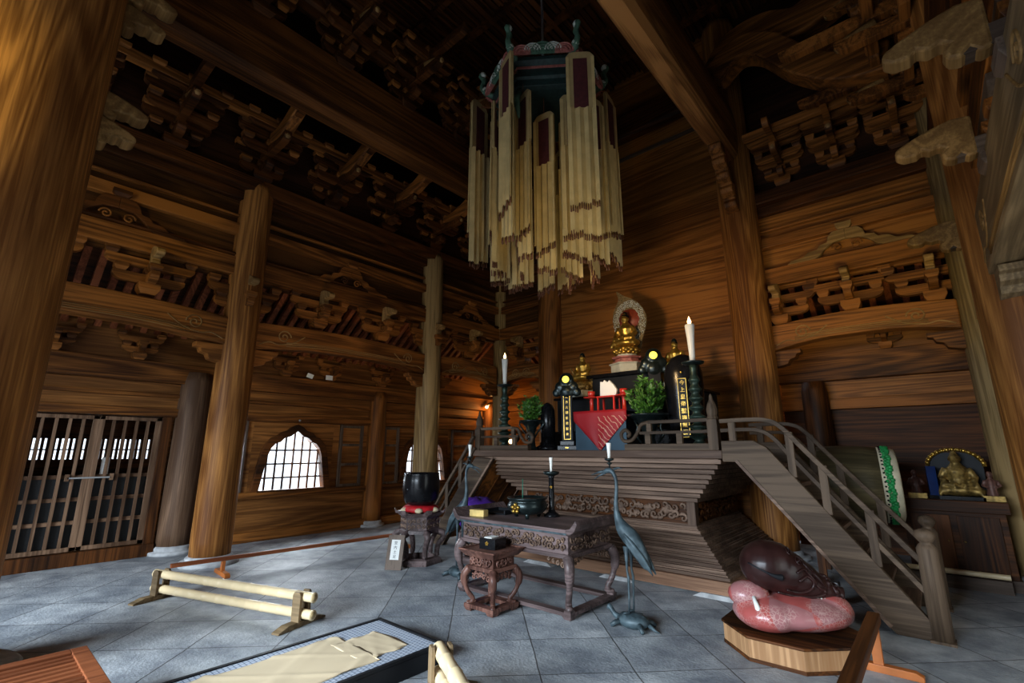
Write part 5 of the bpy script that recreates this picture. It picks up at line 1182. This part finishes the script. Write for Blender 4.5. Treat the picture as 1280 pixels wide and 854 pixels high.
# ---- slatted box in the bottom left corner
t = thing('offertory_box', 'reddish slatted wooden box cut by the bottom left corner', 'box', (-3.80, 0.32, 0))
MB().box(-0.40, 0.44, -0.5, 0.42, 0, 0.27).build('box_body', 'box_red', t, bevel=0.006)
g = MB().box(-0.40, 0.44, 0.34, 0.42, 0.27, 0.305).box(-0.40, -0.32, -0.5, 0.34, 0.27, 0.305).box(0.36, 0.44, -0.5, 0.34, 0.27, 0.305).box(-0.32, 0.36, -0.5, -0.42, 0.27, 0.305)
g.build('top_frame', 'box_red', t, bevel=0.004)
for k in range(10):
    x = -0.28 + k * 0.067; MB().prism([(-0.024, 0), (0.024, 0), (0.016, 0.03), (-0.016, 0.03)], T(x, -0.04, 0.268) @ XZ, 0.76).build('slat', 'box_red', t)

# ---- fish drum on cushion and eight-sided box
bx = thing('octagonal_box', 'eight sided wooden box with dark top under the fish drum', 'box', (-1.07, 4.50, 0), 0)
def octo(r, sx=1.0): return [(r * sx * math.cos(PI / 8 + k * PI / 4), r * math.sin(PI / 8 + k * PI / 4)) for k in range(8)]
def opr(g, r, z0, z1, sx=1.0): return g.prism(octo(r, sx), T(0, 0, (z0 + z1) / 2), z1 - z0)
opr(MB(), 0.475, 0.0, 0.025).build('dark_foot', 'dark_x', bx); opr(MB(), 0.47, 0.025, 0.15).build('oak_sides', 'oak', bx); opr(MB(), 0.485, 0.15, 0.168).build('dark_top', 'dark_x', bx, bevel=0.004)
LR = math.radians(41.2)
t = thing('drum_cushion', 'plump pink brocade cushion under the fish drum', 'cushion', (-1.05, 4.48, 0.168), LR)
g = MB().ball((0.04, 0, 0.125), 1, 24, (0.42, 0.34, 0.125)).ball((0.27, 0.02, 0.135), 1, 16, (0.19, 0.27, 0.14)).ball((-0.2, -0.05, 0.12), 1, 16, (0.24, 0.26, 0.125))
g.build('cushion_body', 'cushion', t, remesh=0.016)
MB().ball((-0.30, 0.0, 0.23), 1, 16, (0.155, 0.13, 0.10)).build('rolled_end', 'cushion', t)
MB().tube([(-0.33, -0.14, 0.25), (-0.335, -0.19, 0.2), (-0.33, -0.22, 0.12)], [0.012, 0.018, 0.022], 8).build('tassel', 'paper', t)
t = thing('fish_drum', 'large dark carved wooden fish drum resting on the pink cushion', 'drum', (-1.03, 4.48, 0.40), LR)
g = MB().ball((-0.14, 0, 0.215), 1, 24, (0.215, 0.20, 0.185)).ball((-0.06, 0, 0.175), 1, 22, (0.22, 0.20, 0.165)).ball((0.03, 0, 0.13), 1, 20, (0.20, 0.18, 0.14)).ball((0.12, -0.01, 0.085), 1, 18, (0.17, 0.15, 0.11)).ball((0.21, -0.02, 0.04), 1, 16, (0.14, 0.115, 0.08)).ball((0.29, -0.03, 0.015), 1, 12, (0.085, 0.085, 0.055))
g.tube([(-0.2, 0.0, 0.36), (-0.05, 0, 0.32), (0.1, 0, 0.22), (0.22, 0, 0.11)], [0.05, 0.065, 0.055, 0.04], 10)
g.build('drum_body', 'mok', t, remesh=0.012)
import mathutils
DB = (((-0.14, 0, 0.215), (0.215, 0.20, 0.185)), ((-0.06, 0, 0.175), (0.22, 0.20, 0.165)), ((0.03, 0, 0.13), (0.20, 0.18, 0.14)), ((0.12, -0.01, 0.085), (0.17, 0.15, 0.11)), ((0.21, -0.02, 0.04), (0.14, 0.115, 0.08)), ((0.29, -0.03, 0.015), (0.085, 0.085, 0.055)))
def on_drum(u, v, off=0.004):   # point on the viewer side of the drum surface
    ys = []
    for c, r in DB:
        q = 1 - ((u - c[0]) / r[0]) ** 2 - ((v - c[2]) / r[2]) ** 2
        if q > 0: ys.append(c[1] - r[1] * math.sqrt(q))
    return (u, (min(ys) if ys else -0.03) - off, v)
lip = [(-0.335, 0.245), (-0.30, 0.225), (-0.26, 0.205), (-0.22, 0.185), (-0.18, 0.172), (-0.14, 0.165)]
MB().tube([on_drum(u, v, -0.004) for u, v in smooth(lip, 3)], [0.006 + 0.026 * (k / 15) ** 3 if k < 15 else 0.02 for k in range(16)], 10).build('sound_slot', 'blackmatt', t)
g = MB(); random.seed(9)
for k in range(60):
    a = random.uniform(0, 2 * PI); u = random.uniform(0.17, 0.36)
    rr = 0.10 * (1 - (u - 0.17) * 1.9)
    g.ball((u, -0.03 + rr * 1.0 * math.cos(a), 0.075 - (u - 0.17) * 0.35 + rr * 0.85 * math.sin(a)), random.uniform(0.014, 0.028), 6)
for s_ in (-1, 1):
    g.tube([(0.16, s_ * 0.05, 0.16), (0.24, s_ * 0.08, 0.15), (0.30, s_ * 0.07, 0.12)], [0.022, 0.018, 0.006], 6)
    g.ball((0.25, s_ * 0.07 - 0.02, 0.10), 0.028, 8)
g.tube([(0.30, -0.10, 0.02), (0.36, -0.08, 0.035), (0.39, -0.03, 0.05)], [0.02, 0.024, 0.02], 7)
g.build('carved_dragon_head', 'mok', t, remesh=0.007)
g = MB()
for (cx, cz, r) in ((-0.03, 0.335, 0.03), (0.02, 0.27, 0.032), (0.10, 0.20, 0.025)):
    g.tube([on_drum(*p) for p in spiral(cx, cz, r, 1.6, 1, 18)], 0.005, 5)
for k in range(9): g.tube([on_drum(0.05 + 0.014 * k, 0.27 - 0.013 * k), on_drum(0.085 + 0.013 * k, 0.20 - 0.013 * k)], 0.0045, 5)
for pth in ([(-0.1, 0.07), (0.0, 0.05), (0.08, 0.08), (0.10, 0.13), (0.05, 0.17), (-0.02, 0.14)], [(-0.14, 0.04), (0.0, 0.01), (0.12, 0.015), (0.2, 0.04)], [(-0.03, 0.20), (0.04, 0.22), (0.10, 0.15), (0.14, 0.09), (0.2, 0.07)]):
    g.tube([on_drum(*p) for p in smooth(pth, 5)], 0.009, 6)
g.build('carved_scales', 'mok', t)
g = MB()
for k in range(6): g.ball((0.15 + 0.024 * k, on_drum(0.15 + 0.024 * k, 0.0)[1] + 0.002, 0.002 - 0.002 * k), 0.010, 6)
g.build('carved_teeth', 'whitep', t)

# small lamp on the floor behind the fish drum
t = thing('floor_lamp', 'small grey floor lamp standing behind the fish drum', 'lamp', (-0.98, 6.0, 0))
MB().box(-0.06, 0.06, -0.05, 0.05, 0, 0.22).build('lamp_body', 'iron', t, bevel=0.01)
MB().box(-0.05, 0.05, -0.055, -0.05, 0.12, 0.2).build('lamp_glass', 'blackmatt', t)
# ---- big barrel drum
t = thing('barrel_drum', 'huge barrel drum with green patterned rim behind the right stair', 'drum', (-0.95, 7.35, 1.10), 0.10)
RX = Matrix.Rotation(PI / 2, 4, 'Y')
MB().lathe([(0.41, -0.55), (0.44, -0.3), (0.455, 0.0), (0.45, 0.25), (0.43, 0.40)], 40, m=RX).build('drum_barrel', 'drumbody', t)
for s in (1, -1):
    p = MB().lathe([(0.438, s * 0.40 if s > 0 else -0.54), (0.425, s * 0.50 if s > 0 else -0.58), (0.41, s * 0.56 if s > 0 else -0.62), (0.36, s * 0.575 if s > 0 else -0.63)][::1 if s > 0 else -1], 40, m=RX).build('drum_skin', 'drumskin', t)
g = MB()
for k in range(54):
    a = 2 * PI * k / 54; g.ball((0.425, 0.438 * math.cos(a), 0.438 * math.sin(a)), 0.012, 6)
g.build('black_studs', 'black', t)
g = MB()
for k in range(72):
    a = 2 * PI * k / 72; r = 0.432; w = 0.03 + 0.012 * math.sin(k * 2.2)
    g.ball((0.485 + 0.008 * math.sin(k * 1.7), r * math.cos(a) * 0.99, r * math.sin(a) * 0.99), 0.030, 6, (1.0, 0.85, 0.85)); g.ball((0.455 + 0.008 * math.cos(k * 2.3), r * math.cos(a + 0.04) * 1.0, r * math.sin(a + 0.04) * 1.0), 0.022, 6)
g.build('green_scrollwork', 'green', t)
t = thing('drum_stand', 'dark wooden stand carrying the huge barrel drum', 'stand', (-0.95, 7.35, 0), 0.10)
MB().prism([(-0.42, 0.6), (-0.42, 0.78), (-0.25, 0.68), (0, 0.64), (0.25, 0.68), (0.42, 0.78), (0.42, 0.6)], T(-0.3, 0, 0) @ YZ, 0.08).build('cradle', 'dark_y', t)
MB().prism([(-0.42, 0.6), (-0.42, 0.78), (-0.25, 0.68), (0, 0.64), (0.25, 0.68), (0.42, 0.78), (0.42, 0.6)], T(0.25, 0, 0) @ YZ, 0.08).build('cradle', 'dark_y', t)
for sx in (-0.3, 0.25):
    for sy in (-0.38, 0.38): MB().box(sx - 0.04, sx + 0.04, sy - 0.04, sy + 0.04, 0, 0.6).build('leg', 'dark_z', t)
# ---- cabinet and statues at the far right
t = thing('altar_cabinet', 'dark wooden cabinet at the far right under the gilded statue', 'cabinet', (0.02, 8.0, 0))
MB().box(-0.44, 0.46, -0.22, 0.2, 0.12, 0.86).build('cabinet_body', 'dark_x', t, bevel=0.006)
MB().box(-0.48, 0.5, -0.26, 0.2, 0.80, 0.93).build('cabinet_top', 'dark_x', t, bevel=0.008)
MB().box(-0.46, 0.48, -0.24, 0.2, 0.0, 0.12).build('cabinet_base', 'grey_x', t, bevel=0.006)
for x0, x1 in ((-0.38, -0.02), (0.04, 0.40)):
    d = MB().box(x0, x1, -0.24, -0.22, 0.18, 0.76).build('door', 'dark_z', t, bevel=0.004); MB().ball((x1 - 0.04 if x0 < 0 else x0 + 0.04, -0.25, 0.48), 0.012, 8).build('door_knob', 'oldgold', d)
t = thing('gilded_statue', 'gilded seated statue with bright gold arched halo on the right cabinet', 'statue', (0.15, 7.98, 0.93))
MB().box(-0.20, 0.20, -0.14, 0.14, 0, 0.04).build('pedestal', 'black', t)
seated(MB(), 0.04, 0.95).build('statue_body', 'oldgold', t, remesh=0.011)
g = MB().tube([(0.26 * math.cos(a), 0.14, 0.38 + 0.2 * math.sin(a)) for a in [PI * k / 16 for k in range(17)]], 0.022, 7)
for k in range(15): a = PI * (k + 1) / 16; g.ball((0.26 * math.cos(a), 0.125, 0.38 + 0.2 * math.sin(a)), 0.028, 7)
g.build('halo_arch', 'gold', t)
MB().prism([(-0.24, 0.0), (0.24, 0), (0.25, 0.4), (0.15, 0.54), (-0.15, 0.54), (-0.25, 0.4)], T(0, 0.16, 0) @ XZ, 0.02).build('halo_back', 'blackmatt', t)
t = thing('blue_tablet', 'narrow dark blue lacquer tablet between the small figure and gilded statue', 'tablet', (-0.09, 7.9, 0.93), 0.2)
MB().box(-0.045, 0.045, -0.03, 0.03, 0, 0.38).build('tablet_body', 'glass_blue', t, bevel=0.004); MB().box(-0.06, 0.06, -0.04, 0.04, 0, 0.04).build('base', 'black', t)
def small_fig(label, x):
    t = thing('small_statue', label, 'statue', (x, 7.9, 0.93))
    MB().box(-0.09, 0.09, -0.06, 0.06, 0, 0.06).build('gold_pedestal', 'oldgold', t)
    g = MB().tube([(0, 0, 0.06), (0, 0, 0.14), (0, 0, 0.22), (0, -0.005, 0.26)], [0.06, 0.045, 0.05, 0.02], 10).ball((0, -0.005, 0.295), 1, 10, (0.032, 0.034, 0.04))
    for s in (-1, 1): g.tube([(s * 0.045, 0, 0.23), (s * 0.075, -0.01, 0.17), (s * 0.03, -0.05, 0.15)], [0.02, 0.018, 0.013], 6)
    g.build('statue_body', 'smalltable', t, remesh=0.008); return t
small_fig('small standing figure at the left end of the right cabinet', -0.25); small_fig('small figure at the right end of the right cabinet beside the pale column', 0.42)
t = thing('bamboo_threshold', 'low bamboo bar in front of the dark right cabinet', 'barrier', (-0.02, 7.62, 0))
bamboo(MB(), (-0.5, 0, 0.17), (0.42, 0, 0.17), 0.028).build('bamboo_pole', 'bamboo', t); MB().box(-0.5, 0.42, -0.03, 0.03, 0.0, 0.13).build('rail_board', 'grey_x', t)
o = MB().box(-0.06, 0.06, -0.005, 0.005, 0, 0.08).build('paper_tag', 'paper'); tag(o, 'white paper tag over the first arched window, left of two', 'tag'); o.location = (LX + 0.2, 4.15, 2.84); o.rotation_euler = (0.3, 0.25, PI / 2)
o = MB().box(-0.07, 0.07, -0.005, 0.005, 0, 0.09).build('paper_tag', 'paper'); tag(o, 'white paper tag over the first arched window, right of two', 'tag'); o.location = (LX + 0.2, 4.55, 2.84); o.rotation_euler = (0, 0, PI / 2)

# ================================================================ HANGING CANOPY
CX, CY = -3.68, 4.93
A0 = math.radians(-53.3)
cn = thing('hanging_canopy', 'hexagonal painted canopy crown hung over the altar front', 'canopy', (CX, CY, 6.36), 0)
R1 = 0.74
MB().lathe([(R1 - 0.10, 0.0), (R1 - 0.02, 0.02), (R1 - 0.02, 0.12), (R1 + 0.02, 0.14), (R1 + 0.02, 0.2), (R1 - 0.03, 0.22), (R1 - 0.03, 0.34), (R1 + 0.05, 0.38), (R1 + 0.05, 0.44), (R1 - 0.1, 0.46), (0.1, 0.75), (0.02, 0.8)], 6, rot=A0 + PI / 6, smooth=False).build('crown_frame', 'teal', cn, bevel=0.006)
MB().tube([(0, 0, 0.75), (0, 0, CZ - 6.36)], 0.02, 8).build('hanging_rod', 'iron', cn)
MB().lathe([(R1 - 0.015, 0.30), (R1 - 0.012, 0.30), (R1 - 0.012, 0.33), (R1 - 0.015, 0.33)], 6, rot=A0 + PI / 6, smooth=False).build('red_band', 'pink', cn)
g = MB()
for k in range(6):
    a = A0 + PI / 3 * k; ap = (R1 - 0.01) * math.cos(PI / 6); c, s = math.cos(a), math.sin(a)
    for i in range(11):
        u = -0.32 + 0.064 * i; g.ball((ap * c - s * u, ap * s + c * u, 0.17 + 0.012 * math.sin(i * 2.0)), 0.022, 6)
g.build('gilt_carving', 'gold', cn)
mats = ['whitep', 'green', 'pink', 'teal']
for k in range(6):
    a = A0 + PI / 3 * k; ap = (R1 + 0.13) * math.cos(PI / 6); c, s = math.cos(a), math.sin(a)
    for i, (u, mt, r) in enumerate(((-0.29, 'pink', 0.13), (-0.14, 'whitep', 0.12), (0.0, 'sage', 0.17), (0.14, 'whitep', 0.12), (0.29, 'pink', 0.13))):
        g = MB(); cx, cy = ap * c - s * u, ap * s + c * u
        m_ = T(cx, cy, 0.42 + (0.03 if i % 2 else 0.0)) @ rotz(a + PI / 2)
        g.prism([(r * math.cos(q), r * math.sin(q)) for q in [PI * j / 10 for j in range(11)]], m_ @ XZ, 0.04)
        for rr in (0.9, 0.62, 0.34): g.add(*(lambda b: (b.v, b.f, True))(MB().tube([tuple(m_ @ Vector((r * rr * math.cos(q), -0.03, r * rr * math.sin(q)))) for q in [PI * j / 8 for j in range(9)]], 0.011, 5)))
        g.build('cloud_crest', mt, cn)
for k in range(6):
    a = A0 + PI / 6 + PI / 3 * k; c, s = math.cos(a), math.sin(a)
    P = smooth([(R1 - 0.02, 0.40), (R1 + 0.10, 0.46), (R1 + 0.2, 0.58), (R1 + 0.17, 0.70), (R1 + 0.22, 0.78), (R1 + 0.18, 0.84)], 4)
    MB().tube([(p[0] * c, p[0] * s, p[1]) for p in P], [0.04, 0.045, 0.05, 0.045, 0.05, 0.06, 0.05, 0.045, 0.04, 0.035, 0.035, 0.04, 0.045, 0.04, 0.035, 0.035, 0.04, 0.045, 0.03, 0.02, 0.012], 8).build('corner_scroll', 'sage', cn)
    g = MB().ball(((R1 + 0.19) * c, (R1 + 0.19) * s, 0.80), 0.055, 8).ball(((R1 + 0.15) * c, (R1 + 0.15) * s, 0.52), 0.06, 8); g.build('corner_bud', 'whitep', cn)
for k in range(6):
    a = A0 + PI / 6 + PI / 3 * k; c, s = math.cos(a), math.sin(a)
    MB().tube([(R1 * 0.9 * c, R1 * 0.9 * s, 0.0), (R1 * c, R1 * s, -0.2), (R1 * 0.9 * c, R1 * 0.9 * s, -0.45)], [0.035, 0.05, 0.02], 7).build('corner_pendant', 'sage', cn)

def banner(label, ang, rad, ztop, zf, zb, w, hp, group=None):
    x, y = CX + rad * math.cos(ang), CY + rad * math.sin(ang)
    t = thing('hanging_banner', label, 'banner', (x, y, ztop), ang + PI / 3, group)
    h = hp
    o = [(-w / 2, -h), (w / 2, -h), (w / 2, -0.07), (w / 2 - 0.05, -0.01), (w / 2 - 0.1, 0.0), (-w / 2 + 0.1, 0.0), (-w / 2 + 0.05, -0.01), (-w / 2, -0.07)]
    MB().prism(o, XZ, 0.03).build('banner_head', 'banner2', t, bevel=0.004)
    MB().box(-w * 0.25, w * 0.25, -0.022, -0.015, -h + 0.0, -0.11).box(-w * 0.25, w * 0.25, 0.015, 0.022, -h, -0.11).build('dark_panel', 'maroon', t)
    MB().tube([(0, 0, -0.01), (0, 0, 6.40 - ztop + 0.02) if rad < 0.75 else (0.0, 0, 0.03)], 0.006, 5).build('hanging_cord', 'tip', t)
    if rad > 0.75: MB().bar((0, 0.0, -0.06), tuple(Matrix.Rotation(-PI / 3, 4, 'Z') @ Vector((-0.28, 0, -0.1))), 0.015, 0.015).build('hanger_bar', 'tip', t)
    tails = MB(); tips = MB(); random.seed(int(ang * 100) + int(rad * 100))
    nst = 7
    for lay, (yy, zt, zz) in enumerate(((-0.018, -h, zf), (0.02, -h + 0.02, zb))):
        for i in range(nst):
            sx = -w / 2 + w * (i + 0.5) / nst; ww = w / nst * 0.48; L = ztop - zz + random.uniform(-0.025, 0.025) + 0.016 * (i - 3) * (1 if lay else -1)
            fold = 0.020 if i % 2 else -0.020
            tails.add([(sx - ww, yy - fold, zt), (sx + ww, yy + fold, zt), (sx + ww, yy + fold + 0.003, zt), (sx - ww, yy - fold + 0.003, zt), (sx - ww, yy - fold * 1.3, -L), (sx + ww, yy + fold * 1.3, -L), (sx + ww, yy + fold * 1.3 + 0.003, -L), (sx - ww, yy - fold * 1.3 + 0.003, -L)],
                      [(0, 1, 5, 4), (2, 3, 7, 6), (1, 2, 6, 5), (3, 0, 4, 7), (4, 5, 6, 7)])
            for d in (-0.5, 0.5):
                tips.tube([(sx + ww * d, yy + fold * d, -L + 0.01), (sx + ww * d, yy + fold * d, -L - 0.075)], [0.007, 0.010], 4)
    # folded side wings hanging from the head edges, down the full front length
    for sgn in (-1, 1):
        xx = sgn * (w / 2 - 0.02)
        tails.box(xx - 0.02, xx + 0.02, -0.03, -0.024, -(ztop - zf) + 0.05, -0.09)
    tails.build('silk_tails', 'banner', t); tips.build('tassel_tips', 'tip', t)
    return t
names = ['at the front right corner of the canopy, broad side facing', 'at the right corner of the canopy', 'at the back right corner of the canopy', 'at the back left corner of the canopy', 'at the left corner of the canopy', 'at the front left corner of the canopy, seen edge on']
for k in range(6):
    a = A0 + PI / 6 + PI / 3 * k
    banner('outer cream banner with dark red panel ' + names[k].replace(' of the canopy', ''), a, 0.97, 6.66, 4.44, 4.06, 0.37, 0.86)
for k in range(6):
    a = A0 + PI / 6 + PI / 3 * k + 0.10
    banner('longer second ring banner just inside the one ' + names[k].split(',')[0].replace(' of the canopy', ''), a, 0.68, 6.25, 4.20, 3.90, 0.36, 0.80)
for k in range(6):
    a = A0 + PI / 3 * k
    banner('innermost long silk banner, inward of ' + names[k].split(',')[0].replace(' of the canopy', '')[3:], a, 0.40, 6.1, 4.08, 3.80, 0.32, 0.8)
for k in range(1, 6):
    a = A0 + PI / 3 * k
    banner('short middle ring banner, next after ' + names[k].split(',')[0].replace(' of the canopy', ''), a, 0.80, 6.30, 4.25, 3.92, 0.30, 0.8)
